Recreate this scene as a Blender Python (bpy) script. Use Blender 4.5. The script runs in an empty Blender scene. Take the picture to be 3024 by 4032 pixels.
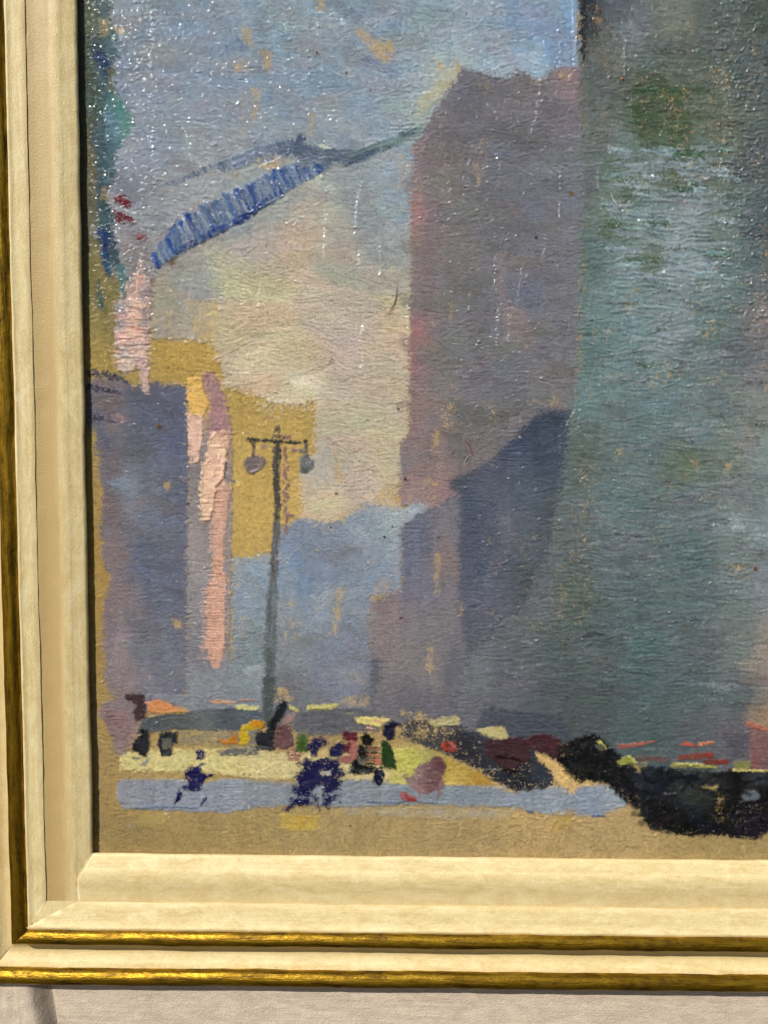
import bpy, math
import numpy as np
from math import radians, sin, cos, pi

# ------------------------------------------------------------------ camera, light, exposure
PX = 1e-4                      # one design unit = 0.1 mm on the canvas plane
FPX, D = 2900.0, 0.29
PITCH, ROLL = radians(4.3), 0.0112
scene = bpy.context.scene
vec = lambda *a: np.array(a, float)
c_f = vec(0, cos(PITCH), -sin(PITCH))
u0 = vec(0, sin(PITCH), cos(PITCH))
R0 = vec(1, 0, 0)
c_r = R0 * cos(ROLL) + u0 * sin(ROLL)
c_u = -R0 * sin(ROLL) + u0 * cos(ROLL)
c_p = -c_f * D
cam_data = bpy.data.cameras.new("camera")
cam = bpy.data.objects.new("camera", cam_data)
scene.collection.objects.link(cam)
from mathutils import Matrix
cam.matrix_world = Matrix(((c_r[0], c_u[0], -c_f[0], c_p[0]),
                           (c_r[1], c_u[1], -c_f[1], c_p[1]),
                           (c_r[2], c_u[2], -c_f[2], c_p[2]), (0, 0, 0, 1)))
cam_data.sensor_fit = 'VERTICAL'
cam_data.sensor_height = 36.0
cam_data.lens = 36.0 * FPX / 4032.0
cam_data.clip_start = 0.01
cam_data.clip_end = 50
cam_data.dof.use_dof = False
scene.camera = cam

SUN = vec(-0.42, -0.66, 0.62); SUN /= np.linalg.norm(SUN)
elev = math.asin(SUN[2])
w = bpy.data.worlds.new("World"); scene.world = w; w.use_nodes = True
nt = w.node_tree; nt.nodes.clear()
sky = nt.nodes.new("ShaderNodeTexSky"); sky.sky_type = 'NISHITA'; sky.sun_disc = False
sky.sun_elevation = elev; sky.sun_rotation = math.atan2(SUN[0], SUN[1])
bg = nt.nodes.new("ShaderNodeBackground"); bg.inputs[1].default_value = 0.06
out = nt.nodes.new("ShaderNodeOutputWorld")
nt.links.new(sky.outputs[0], bg.inputs[0]); nt.links.new(bg.outputs[0], out.inputs[0])
sl = bpy.data.lights.new("sun", 'SUN'); sl.energy = 4.3; sl.angle = radians(0.5); sl.color = (1.0, 0.955, 0.88)
so = bpy.data.objects.new("sun", sl); scene.collection.objects.link(so)
from mathutils import Vector
so.rotation_euler = Vector(SUN).to_track_quat('Z', 'Y').to_euler()
so.location = Vector(SUN) * 2
vs = scene.view_settings
vs.view_transform = 'Standard'; vs.look = 'None'; vs.exposure = 0.0; vs.gamma = 1.0; vs.use_curve_mapping = False

# ------------------------------------------------------------------ helpers
def f2p(x, y, h=0.0):
    """point of the photograph's field -> position on the picture plane (design units), h above the canvas"""
    x = np.asarray(x, float); y = np.asarray(y, float)
    a = (x - 1512.0) / FPX; b = -(y - 2016.0) / FPX
    d = c_f[None] + a.reshape(-1, 1) * c_r[None] + b.reshape(-1, 1) * c_u[None]
    t = ((-h * PX) - c_p[1]) / d[:, 1]
    p = c_p[None] + d * t[:, None]
    return (p[:, 0] / PX + 1512.0), (2016.0 - p[:, 2] / PX)
def f2(x, y, h=0.0):
    a, b = f2p([x], [y], h); return float(a[0]), float(b[0])
def world(X, Y, H):
    return np.stack([(X - 1512.0) * PX, -H * PX, (2016.0 - Y) * PX], -1)

rng = np.random.default_rng(7)
TAB = rng.random((64, 256, 256)).astype(np.float32)
def vnoise(x, y, k=0):
    """smooth value noise in -1..1"""
    xi = np.floor(x); yi = np.floor(y)
    fx = (x - xi).astype(np.float32); fy = (y - yi).astype(np.float32)
    xi = xi.astype(np.int64) & 255; yi = yi.astype(np.int64) & 255
    x1 = (xi + 1) & 255; y1 = (yi + 1) & 255
    fx = fx * fx * (3 - 2 * fx); fy = fy * fy * (3 - 2 * fy)
    T = TAB[k % 64]
    a = T[yi, xi]; b = T[yi, x1]; c = T[y1, xi]; d = T[y1, x1]
    return ((a + (b - a) * fx) * (1 - fy) + (c + (d - c) * fx) * fy) * 2 - 1
def fbm(x, y, k=0, o=3):
    s = 0; a = 1; n = 0
    for i in range(o):
        s = s + a * vnoise(x * 2 ** i + 17.3 * i, y * 2 ** i + 5.1 * i, k + i); n += a; a *= .55
    return s / n
def sstep(a, b, x):
    t = np.clip((x - a) / (b - a), 0, 1); return t * t * (3 - 2 * t)
def lin(c):
    c = np.asarray(c, float) / 255.0
    return np.where(c <= .04045, c / 12.92, ((c + .055) / 1.055) ** 2.4)

KILL = vec(1.15, 1.08, 1.01) * .92        # light level on the canvas: picks pigment albedo from its sunlit look
def pig(c):
    c = np.asarray(c, float); g = float(c @ (.3, .5, .2)); r_, g_, b_ = c
    if c.max() > 2.7 * max(c.min(), 14): k, db = .86, 0
    elif b_ >= r_ and b_ > g_ + 3: k, db = .52, 0
    elif g_ >= r_ and b_ >= r_: k, db = .84, 0
    elif g_ >= r_: k, db = .74, 0
    elif b_ > g_: k, db = .62, -5
    else: k, db = 1.0, 0
    c = g + (c - g) * k + np.array([0, 0, db])
    return np.clip((lin(c) - .009) / KILL, 0.003, 0.88).astype(np.float32)

# ------------------------------------------------------------------ the painted surface, computed as a relief mesh
XL, YB = f2(342, 2000, 0)[0] - 60, f2(1500, 3372, 0)[1] + 60
STEP = 2.5
XR, YT = 3900.0, -820.0
gx = np.concatenate([np.arange(XL, 3140, STEP), np.arange(3140, XR + 60, 9.0)])
gy = np.concatenate([np.arange(YT - 60, -60, 9.0), np.arange(-60, YB, STEP)])
NX, NY = len(gx), len(gy)
GX, GY = np.meshgrid(gx, gy)
GX = GX.astype(np.float32); GY = GY.astype(np.float32)
COL = np.zeros((NY, NX, 3), np.float32)
HGT = np.zeros((NY, NX), np.float32)
GLO = np.zeros((NY, NX), np.float32)       # smooth beads added for sun glints
COV = np.zeros((NY, NX), np.float32)       # how much paint covers the weave

# shared fields
WV = (np.sin(2 * pi * (GX + 2.5 * vnoise(GX / 40, GY / 40, 1)) / 8.3) * np.sin(2 * pi * (GY + 2.5 * vnoise(GX / 45, GY / 35, 2)) / 8.9)).astype(np.float32)
PEB = (0.6 * vnoise(GX / 9.0, GY / 9.0, 3) + 0.4 * vnoise(GX / 4.7, GY / 5.3, 4)).astype(np.float32)
THR = (.9 * vnoise(GX / 4.2, GY / 4.2, 50) + .35 * vnoise(GX / 4.4, GY / 13.0, 52) + .5 * vnoise(GX / 14.0, GY / 4.2, 51)).astype(np.float32)
TOOTH = (0.42 * WV + 0.40 * PEB + .55 * THR).astype(np.float32)
COLUMN = (vnoise(GX / 34, GY / 260, 54) * .6 + vnoise(GX / 13, GY / 150, 55) * .4).astype(np.float32)
PATCH = sstep(-.35, .45, .6 * vnoise(GX / 60, GY / 150, 56) + .5 * fbm(GX / 120, GY / 90, 57, 2)).astype(np.float32)      # canvas tooth that breaks dry strokes
WX = (14 * fbm(GX / 70, GY / 70, 5, 3)).astype(np.float32)
WY = (14 * fbm(GX / 70, GY / 70, 9, 3)).astype(np.float32)
ANG = (20 * vnoise(GX / 230, GY / 300, 12) + 5 * vnoise(GX / 90, GY / 120, 13)).astype(np.float32)

def bb(px, py, m):
    i0 = np.searchsorted(gx, px.min() - m); i1 = np.searchsorted(gx, px.max() + m)
    j0 = np.searchsorted(gy, py.min() - m); j1 = np.searchsorted(gy, py.max() + m)
    return slice(max(j0, 0), max(j1, 0)), slice(max(i0, 0), max(i1, 0))
def sdist(px, py, X, Y):
    """signed distance to a polygon, + inside"""
    n = len(px); best = np.full(X.shape, 1e12, np.float32); ins = np.zeros(X.shape, bool)
    for i in range(n):
        ax, ay, bx, by = px[i], py[i], px[(i + 1) % n], py[(i + 1) % n]
        dx, dy = bx - ax, by - ay; L = dx * dx + dy * dy + 1e-9
        t = np.clip(((X - ax) * dx + (Y - ay) * dy) / L, 0, 1)
        best = np.minimum(best, (X - ax - t * dx) ** 2 + (Y - ay - t * dy) ** 2)
        if ay != by:
            c = ((ay > Y) != (by > Y)) & (X < (bx - ax) * (Y - ay) / (by - ay) + ax)
            ins ^= c
    d = np.sqrt(best); return np.where(ins, d, -d)
def V(pts):  return [(x * 1.8228, y * 1.8228) for x, y in pts]
def A(ox, oy, pts): return [(ox + x / 2.37, oy + y / 2.37) for x, y in pts]
def Vc(pts): return [(p[0] * 1.8228, p[1] * 1.8228, p[2]) for p in pts]
def lift(l, k): return [(x, y, tuple(q + k for q in c)) for x, y, c in l]
def Ac(ox, oy, pts): return [(ox + p[0] / 2.37, oy + p[1] / 2.37, p[2]) for p in pts]

SEED = [0]
def colfield(cols, X, Y, power=3.0, blend=30.0):
    if not isinstance(cols[0], (tuple, list)):
        return np.broadcast_to(pig(cols), X.shape + (3,)).astype(np.float32)
    fx, fy = f2p([c[0] for c in cols], [c[1] for c in cols])
    cc = np.array([pig(c[2]) for c in cols])
    num = np.zeros(X.shape + (3,), np.float32); den = np.zeros(X.shape, np.float32)
    for i in range(len(cols)):
        q = (((X - fx[i]) ** 2 + (0.8 * (Y - fy[i])) ** 2 + blend ** 2) ** (-power / 2)).astype(np.float32)
        num += q[..., None] * cc[i]; den += q
    return num / den[..., None]

def region(poly, cols, rough=10, soft=3.0, dry=0.0, thick=2.0, bristle=1.0, blen=90.0, bw=5.6, ang=0.0,
           mottle=0.10, jit=1.0, opac=1.0, edge=0.0, power=3.0, blend=30.0, drag=62.0, vert=.085):
    SEED[0] += 1; k = SEED[0] * 3
    px, py = f2p([p[0] for p in poly], [p[1] for p in poly])
    S = bb(px, py, rough * 2 + soft * 2 + 6)
    X, Y = GX[S], GY[S]
    if X.size == 0: return
    sd = sdist(px, py, X, Y)
    ca, sa = cos(radians(ang)), sin(radians(ang))
    an = ANG[S] * jit
    U = X * ca + Y * sa; W = -X * sa + Y * ca + an
    br = vnoise(U / (blen * .7), W / (bw * .95), k) * 0.6 + vnoise(U / (blen * .3), W / (bw * .66), k + 1) * 0.4
    rag = rough * (0.75 * fbm(X / 26, Y / 26, k + 2, 3) + 0.5 * br)
    if rough > 2.9:
        fs = max(8.5 if rough <= 6 else 17.0, soft * 1.35)
        m = sstep(-.32, .36, (sd + rag) / fs + .85 * TOOTH[S])
    else:
        m = sstep(-soft, soft, sd + rag)
    cov = m
    if dry > 0:
        thr = 1.0 - 2.0 * dry
        fine = TOOTH[S] * .85 + 0.35 * br + .35 * fbm(X / 34, Y / 30, k + 4, 2)
        e = np.clip(sd / (rough * 2.5 + 18), 0, 1) if rough > 0 else 1
        cov = m * (1 - sstep(thr - .25, thr + .15, fine - 0.45 * e + 0.2))
    al = (cov * opac)[..., None]
    c = colfield(cols, X + WX[S] + 8 * COLUMN[S], Y + WY[S] + drag * COLUMN[S], power, blend)
    mv = 1 + mottle * (0.8 * br + 0.9 * fbm(X / 38, Y / 22, k + 6, 3) + 0.9 * fbm(X / 16, Y / 9, k + 9, 2) + 0.9 * PEB[S] + .7 * THR[S]) + vert * COLUMN[S]
    hue = mottle * 0.3 * fbm(X / 50, Y / 30, k + 8, 2)
    c = c * mv[..., None] * np.stack([1 + hue, 1 + 0 * hue, 1 - 1.0 * hue], -1)
    COL[S] = COL[S] * (1 - al) + c * al
    base = HGT[S]
    rid = (.45 * br + .9 * (.42 - np.abs(br)) * (.4 + .8 * sstep(-.4, .5, vnoise(X / 60, Y / 40, k + 7)))) * 1.25
    HGT[S] = base * (1 - 0.5 * cov * opac) + cov * opac * (thick * 0.6 + bristle * 1.45 * rid * (.3 + PATCH[S]))
    if edge > 0:
        ed = np.exp(-((sd + rag - 5) / 5.0) ** 2) * m
        HGT[S] += edge * ed * (0.6 + 0.6 * vnoise(X / 9, Y / 9, k + 9))
    COV[S] = np.maximum(COV[S], cov * opac * min(1.0, 0.45 + thick * 0.2))

def stroke(pts, wd, col, col2=None, dry=0.25, thick=3.0, bristle=1.3, mix=0.5, taper=0.25, opac=1.0, rag=0.22, mottle=.12):
    """one brush stroke along a polyline, bristle marks running with it"""
    SEED[0] += 1; k = SEED[0] * 5
    px, py = f2p([p[0] for p in pts], [p[1] for p in pts])
    S = bb(px, py, wd)
    X, Y = GX[S], GY[S]
    if X.size == 0: return
    best = np.full(X.shape, 1e9, np.float32); tt = np.zeros_like(best); ss = np.zeros_like(best); acc = 0; ov = np.zeros_like(best)
    tot = sum(math.hypot(px[i + 1] - px[i], py[i + 1] - py[i]) for i in range(len(px) - 1))
    for i in range(len(px) - 1):
        dx, dy = px[i + 1] - px[i], py[i + 1] - py[i]; L = math.hypot(dx, dy) + 1e-6
        ux, uy = dx / L, dy / L
        s = (X - px[i]) * ux + (Y - py[i]) * uy
        t = -(X - px[i]) * uy + (Y - py[i]) * ux
        sc = np.clip(s, 0, L); d = np.hypot(X - px[i] - sc * ux, Y - py[i] - sc * uy)
        b = d < best
        best = np.where(b, d, best); tt = np.where(b, t, tt); ss = np.where(b, acc + s, ss); acc += L
    hw = wd / 2 * (1 - taper * sstep(0.6, 1.0, ss / max(tot, 1)))
    endr = wd * rag * 1.2 * vnoise(tt / 5.0, ss * 0 + 3.3, k + 1)
    over = np.maximum(-ss, ss - tot) + endr
    e = np.where(over > -hw * .4, (over + hw * .4) * 0.8, 0)
    sd = hw - np.hypot(tt, np.maximum(e, 0)) + wd * rag * fbm(X / 14, Y / 14, k + 2, 2)
    br = vnoise(tt / 4.8, ss / 80, k + 3) * .6 + vnoise(tt / 3.2, ss / 30, k + 4) * .4
    m = sstep(-2.5, 4, sd + min(wd * .2, 8) * TOOTH[S])
    if dry > 0:
        fine = TOOTH[S] * .8 + .5 * br + .2
        prog = ss / max(tot, 1)
        thr = 1 - 1.7 * dry * (0.6 + 0.7 * prog)
        m = m * (1 - sstep(thr - .25, thr + .15, fine - 0.5 * np.clip(sd / (wd * .3), 0, 1)))
    c = pig(col)
    if col2 is not None:
        q = sstep(-.5, .5, br * 1.6 + (mix - .5) * 2)[..., None]
        c = c * (1 - q) + pig(col2) * q
    c = c * (1 + mottle * (br + .7 * PEB[S]))[..., None]
    al = (m * opac)[..., None]
    COL[S] = COL[S] * (1 - al) + c * al
    am = m * opac
    HGT[S] = HGT[S] * (1 - .5 * am) + am * (thick * .75 + bristle * 1.0 * br + .8 * np.exp(-(sd / 4.0) ** 2))
    COV[S] = np.maximum(COV[S], m * .9)

def blob(x, y, rx, ry, col, **kw):
    n = 12; a = [i * 2 * pi / n for i in range(n)]
    region([(x + rx * cos(t), y + ry * sin(t)) for t in a], col, **kw)
OCH = (200, 168, 112)
def speckle(poly, amt=0.35, col=OCH, rough=12):
    amt = amt * (.86 if amt < .5 else 1.0)
    """places where the brush skipped and the ochre ground shows"""
    SEED[0] += 1; k = SEED[0] * 7
    px, py = f2p([p[0] for p in poly], [p[1] for p in poly])
    S = bb(px, py, 20); X, Y = GX[S], GY[S]
    if X.size == 0: return
    sd = sdist(px, py, X, Y) + rough * fbm(X / 20, Y / 30, k, 3)
    m = sstep(-8, 10, sd) * sstep(.96 - 1.4 * amt, 1.2 - 1.4 * amt, .36 + .75 * TOOTH[S] + .5 * fbm(X / 12, Y / 34, k + 3, 3))
    al = (m * .78)[..., None]
    COL[S] = COL[S] * (1 - al) + pig(col) * (1 + .12 * PEB[S])[..., None] * al
    HGT[S] = HGT[S] * (1 - .8 * m)
    COV[S] = COV[S] * (1 - .8 * m)

# ---- ground: bare sized canvas
ALL = [(-500, -1500), (4600, -1500), (4600, 4200), (-500, 4200)]
region(ALL, Vc([(215, 600, (165, 148, 92)), (215, 780, (186, 158, 88)), (215, 300, (112, 108, 84)), (200, 100, (112, 110, 88)), (205, 450, (104, 104, 80)), (230, 520, (120, 116, 84)), (205, 600, (126, 116, 78)), (240, 640, (140, 128, 84)), (400, 760, (205, 168, 92)), (540, 1050, (212, 176, 102)),
    (235, 1250, (184, 148, 84)), (225, 1450, (182, 150, 90)), (220, 1650, (176, 146, 94)), (300, 1800, (166, 139, 90)), (500, 1830, (176, 149, 98)), (700, 1820, (182, 156, 106)),
    (1000, 1820, (184, 157, 108)), (1300, 1800, (192, 162, 112)), (1600, 1840, (180, 153, 102)), (350, 1700, (192, 162, 104)), (1200, 1660, (210, 174, 114)), (900, 1300, (205, 168, 105)),
    (1400, 900, (200, 165, 108)), (800, 200, (215, 185, 125))]), rough=0, thick=0, bristle=0, mottle=.07, blend=80)
HGT *= 0; COV *= 0

# ---- sky and the pale gap between the towers
SKYC = Vc([(260, 30, (142, 152, 166)), (300, 100, (126, 142, 162)), (400, 30, (126, 152, 182)), (500, 40, (125, 152, 177)), (600, 80, (126, 156, 178)), (700, 30, (136, 162, 178)),
    (800, 50, (122, 144, 164)), (820, 80, (132, 162, 192)), (950, 60, (132, 162, 182)), (1060, 60, (122, 164, 206)), (1170, 60, (106, 150, 206)), (1220, 110, (105, 148, 202)), (1220, 10, (114, 160, 208)),
    (1150, 140, (142, 178, 206)), (1060, 140, (150, 176, 192)), (1000, 110, (158, 176, 176)), (950, 190, (176, 176, 152)), (925, 250, (170, 174, 162)), (900, 200, (152, 166, 174)), (860, 150, (130, 158, 182)), (800, 200, (134, 156, 182)), (700, 200, (124, 150, 176)),
    (600, 200, (124, 148, 176)), (500, 200, (126, 144, 172)), (400, 200, (128, 144, 168)), (300, 200, (130, 140, 166)), (270, 330, (150, 152, 168)), (350, 300, (140, 150, 172)), (450, 280, (146, 154, 166)),
    (550, 260, (134, 152, 174)), (650, 280, (134, 152, 172)), (280, 400, (142, 142, 162)), (350, 430, (158, 152, 156)), (420, 370, (168, 162, 160)), (500, 330, (152, 152, 152)), (250, 480, (162, 146, 150)),
    (300, 540, (134, 124, 140)), (300, 580, (140, 128, 140)), (330, 480, (148, 142, 146)), (760, 300, (136, 152, 172)), (850, 330, (140, 162, 178)), (870, 420, (138, 166, 188)), (800, 400, (152, 162, 166)), (820, 500, (146, 156, 160)), (870, 520, (150, 160, 158)),
    (870, 620, (166, 166, 152)), (720, 400, (156, 156, 150)), (750, 550, (162, 160, 150)), (690, 430, (190, 175, 150)), (600, 450, (168, 162, 150)), (520, 490, (150, 152, 158)), (450, 530, (152, 152, 146)), (380, 570, (148, 148, 142)),
    (350, 640, (152, 148, 132)), (430, 620, (152, 156, 156)), (480, 580, (156, 160, 152)), (560, 540, (166, 160, 150)), (640, 520, (192, 175, 152)), (640, 620, (196, 182, 160)), (560, 650, (190, 176, 148)),
    (500, 700, (192, 180, 148)), (600, 720, (208, 194, 164)), (700, 700, (194, 180, 162)), (780, 650, (178, 172, 160)), (850, 700, (192, 176, 148)), (760, 760, (190, 175, 162)), (850, 850, (194, 180, 156)),
    (750, 870, (186, 176, 158)), (650, 820, (206, 195, 168)), (560, 800, (208, 196, 164)), (830, 950, (196, 184, 158)), (760, 950, (184, 175, 158)), (700, 1000, (178, 174, 162)), (700, 1080, (200, 184, 158)),
    (800, 1050, (184, 171, 157)), (850, 1020, (186, 174, 152)), (760, -100, (128, 156, 184)), (760, -400, (120, 150, 184)), (300, -300, (120, 145, 175)), (1200, -400, (104, 148, 200))])
SKYC = [(x, y, (c[0] - 2, c[1] + 6, c[2] + 10) if y < 900 else (c[0] + 12, c[1] + 5, c[2] + 1)) for x, y, c in SKYC]
SKYP = [(395, -1500), (2300, -1500), (2280, 300), (1850, 360), (1690, 560), (1640, 700), (1621, 840), (1621, 1500), (1612, 1700), (1581, 1730), (1572, 1945), (1520, 2000), (1431, 1990), (1402, 2055),
        (1339, 2045), (1275, 2070), (1216, 2070), (1187, 2030), (1183, 1916), (1180, 1860), (1243, 1777), (1240, 1575), (1190, 1590), (1085, 1595), (1005, 1555), (975, 1530), (885, 1530), (870, 1400),
        (843, 1345), (600, 1335), (600, 1100), (540, 1110), (440, 1080), (420, 900), (420, 700), (470, 560), (500, 450), (450, 350), (440, 150)]
region(SKYP, SKYC, rough=10, soft=7, dry=.10, thick=2.6, bristle=1.2, blen=110, bw=5.6, mottle=.09, edge=1.0, blend=26, power=3.4)
# short overlapping touches through sky
def touches(poly, n, cols, lmin, lmax, wmin, wmax, ang, spread, jitc=.06, dry=.3, thick=2.2, opac=.75, seed=1, curve=.2, bristle=1.2):
    r = np.random.default_rng(seed)
    px, py = np.array([p[0] for p in poly]), np.array([p[1] for p in poly])
    done = 0; tries = 0
    while done < n and tries < n * 20:
        tries += 1
        x = r.uniform(px.min(), px.max()); y = r.uniform(max(py.min(), -150), py.max())
        if x > 3200: continue
        if sdist(px, py, np.array([[x]], np.float32), np.array([[y]], np.float32))[0, 0] < wmin * .5: continue
        if cols is None:
            X0, Y0 = f2(x, y)
            i = min(NX - 1, max(0, np.searchsorted(gx, X0))); j = min(NY - 1, max(0, np.searchsorted(gy, Y0)))
            c = COL[max(0, j - 6):j + 7, max(0, i - 6):i + 7].reshape(-1, 3).mean(0) * KILL
            c = 255 * np.where(c <= .0031308, c * 12.92, 1.055 * np.clip(c, 0, 1) ** (1 / 2.4) - .055)
        else:
            c = np.array(cols[r.integers(len(cols))], float)
        c = np.clip(c * (1 + r.normal(0, jitc)) + r.normal(0, 3.5, 3), 4, 250)
        a = radians(ang + r.normal(0, spread)); L = r.uniform(lmin, lmax); q = r.normal(0, curve) * L
        dx, dy = cos(a) * L / 2, sin(a) * L / 2
        stroke([(x - dx, y - dy), (x - dy * q / L, y + dx * q / L), (x + dx, y + dy)], r.uniform(wmin, wmax), tuple(c), None, dry=dry, thick=thick, opac=opac, bristle=bristle)
        done += 1
touches(SKYP, 520, None, 40, 130, 6, 13, 4, 10, jitc=.07, dry=.5, thick=2.6, opac=.4, seed=13, curve=.14)
touches(SKYP, 330, None, 60, 170, 30, 75, 8, 22, jitc=.045, dry=.28, thick=2.4, opac=.6, seed=11)
touches(V([(480, 560), (860, 560), (860, 1000), (700, 1000), (690, 880), (560, 840), (480, 720)]), 60, None, 90, 220, 40, 90, 12, 14, jitc=.03, dry=.2, thick=3.6, opac=.6, seed=12, bristle=1.9)
# bluer and greyer sky strokes
stroke(A(980, 0, [(760, -10), (880, 60), (1010, 190)]), 52, (98, 124, 155), (118, 140, 162), dry=.4, opac=.7)
stroke(A(980, 0, [(1380, 200), (1330, 300), (1440, 330)]), 50, (102, 132, 172), (130, 150, 172), dry=.5, opac=.5)
stroke(A(980, 0, [(1080, 560), (1220, 600), (1350, 700)]), 34, (112, 138, 185), (130, 150, 185), dry=.3, opac=.8)
stroke(A(980, 0, [(1500, 60), (1420, 170)]), 46, (102, 132, 172), None, dry=.5, opac=.4)
stroke(A(300, 0, [(1400, 470), (1500, 410), (1600, 440)]), 46, (110, 138, 180), None, dry=.3, opac=.8)
stroke(A(300, 0, [(430, 780), (640, 890), (820, 930)]), 40, (142, 155, 185), None, dry=.2, opac=.8)
stroke(A(1660, 0, [(820, 0), (880, 350)]), 60, (112, 152, 205), None, dry=.25, opac=.6)
region(A(1660, 0, [(200, 640), (300, 560), (390, 690), (300, 830), (120, 960), (-60, 1130), (-60, 960), (100, 800)]), (186, 180, 150), rough=10, dry=.35, thick=3, blend=20, bristle=1.2)
# dragged dry ridges
for (x, y, w_, n_, sd_) in ((690, 640, 130, 9, 1), (640, 560, 120, 8, 2), (620, 1210 // 2, 130, 8, 3), (640, 820, 140, 6, 4)):
    r = np.random.default_rng(sd_)
    for i in range(n_):
        yy = y - 120 + i * 30 + r.uniform(-8, 8); xx = x + r.uniform(-60, 30)
        stroke([(xx - w_ * .4, yy + 8), (xx, yy - 5), (xx + w_ * .5, yy + 9)], r.uniform(5, 8), (150, 150, 160), (120, 122, 130), dry=.2, thick=3, opac=.22, rag=.1)

# ---- teal strip at the left edge
TEAL = Ac(300, 0, [(250, 50, (100, 135, 140)), (130, 100, (115, 118, 90)), (250, 180, (120, 150, 135)), (130, 250, (120, 125, 95)), (300, 400, (82, 138, 150)), (200, 450, (58, 92, 110)), (120, 520, (100, 105, 80)), (260, 560, (40, 80, 120)),
    (120, 700, (92, 100, 78)), (250, 720, (72, 125, 135)), (150, 850, (80, 94, 78)), (230, 1000, (72, 104, 98)), (330, 900, (95, 150, 150)), (430, 1000, (95, 165, 160)), (350, 1150, (98, 168, 196)), (480, 1200, (112, 168, 150)), (150, 1150, (88, 95, 75)), (300, 1350, (78, 142, 170)),
    (230, 1330, (62, 105, 125)), (250, 1500, (62, 118, 142)), (320, 1600, (75, 128, 135)), (240, 1700, (55, 105, 130)), (250, 1850, (48, 98, 125)), (140, 1500, (88, 98, 84)), (140, 1900, (92, 98, 82)), (170, 2300, (100, 108, 84)), (250, 2050, (58, 112, 128)), (250, 2200, (36, 66, 110)), (300, 2400, (60, 96, 118)), (420, 2500, (95, 142, 142)), (440, 2680, (112, 152, 146))])
region(A(300, 0, [(40, -300), (330, -300), (330, 0), (320, 150), (380, 320), (400, 500), (300, 640), (320, 830), (420, 900), (530, 1080), (540, 1180), (450, 1350), (370, 1450), (390, 1620), (330, 1760), (240, 1830), (330, 1950), (400, 2020), (350, 2150),
    (380, 2280), (450, 2450), (490, 2600), (450, 2760), (380, 2700), (370, 2500), (330, 2620), (260, 2500), (200, 2280), (190, 1950), (180, 1500), (120, 1250), (90, 1000), (45, 900), (40, 300)]), [(a, b, tuple(np.array(c) * .86)) for a, b, c in TEAL], rough=10, dry=.2, thick=1.2, bristle=.5, mottle=.12, blend=18, power=3.6)
for pts, w_, c in (([(215, 530), (260, 580)], 34, (18, 52, 112)), ([(170, 520), (240, 540)], 22, (36, 72, 112)), ([(260, 2260), (285, 2560)], 22, (20, 42, 98)), ([(230, 2170), (290, 2260)], 26, (30, 66, 118)),
                   ([(250, 2330), (330, 2620)], 18, (40, 84, 118)), ([(215, 2690), (250, 2920)], 20, (62, 92, 92)), ([(200, 2600), (200, 2850)], 14, (90, 100, 76)), ([(300, 1080), (370, 1250)], 40, (84, 140, 165))):
    stroke(A(300, 0, pts), w_, c, dry=.35, thick=1.5)
speckle(A(300, 0, [(210, 180), (290, 200), (280, 330), (220, 340)]), .6)
speckle(A(300, 0, [(360, 270), (520, 280), (500, 320), (380, 320)]), .8, (225, 200, 155))
speckle(A(300, 0, [(255, 1750), (310, 1800), (300, 1880), (260, 1850)]), .9, (215, 170, 105))

# bare spots in the sky
for T, P, a_ in (((980, 0), [(640, -60), (700, 0), (670, 110), (640, 90)], .9), ((980, 0), [(775, 130), (815, 160), (800, 260), (780, 240)], .5),
    ((980, 0), [(980, 300), (1060, 250), (1120, 330), (1360, 420), (1330, 600), (1270, 600), (1180, 520), (1080, 400)], .68), ((980, 0), [(110, 480), (200, 480), (215, 620), (200, 710), (150, 620)], .7),
    ((300, 0), [(1560, 200), (1620, 280), (1640, 450), (1550, 370)], .75), ((300, 0), [(1430, 600), (1600, 590), (1580, 660), (1450, 710)], .6), ((300, 0), [(1430, 280), (1480, 290), (1460, 320)], .8),
    ((980, 0), [(20, 830), (100, 830), (90, 1160), (30, 1170)], .5), ((980, 0), [(575, 1070), (605, 1080), (600, 1260), (570, 1250)], .65), ((980, 0), [(1380, 1380), (1540, 1450), (1540, 2050), (1400, 2050)], .34),
    ((1660, 0), [(1440, 100), (1478, 100), (1465, 370), (1435, 370)], .95), ((1660, 0), [(160, 570), (215, 590), (200, 650), (165, 630)], .8), ((1660, 0), [(300, 560), (370, 600), (385, 710), (340, 670)], .9),
    ((300, 0), [(1440, 1600), (1530, 1610), (1520, 1690), (1460, 1670)], .6), ((980, 0), [(60, 1530), (340, 1480), (330, 1580), (100, 1610)], .5), ((300, 0), [(1000, 1950), (1180, 1850), (1300, 1850), (1150, 1990)], .3),
    ((980, 0), [(-60, 850), (-20, 850), (-20, 1250), (-80, 1300)], .35), ((300, 0), [(800, 1250), (920, 1290), (880, 1360), (800, 1350)], .3), ((300, 0), [(680, 380), (800, 370), (790, 420), (700, 420)], .3)):
    speckle(A(*T, P), a_)

# ---- thin grey underpainting behind the lower buildings
region(V([(872, 1000), (1300, 900), (1320, 1620), (860, 1560), (780, 1570), (800, 1300), (868, 1270)]), (104, 104, 116), rough=8, dry=.1, thick=1, bristle=.4)
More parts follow.
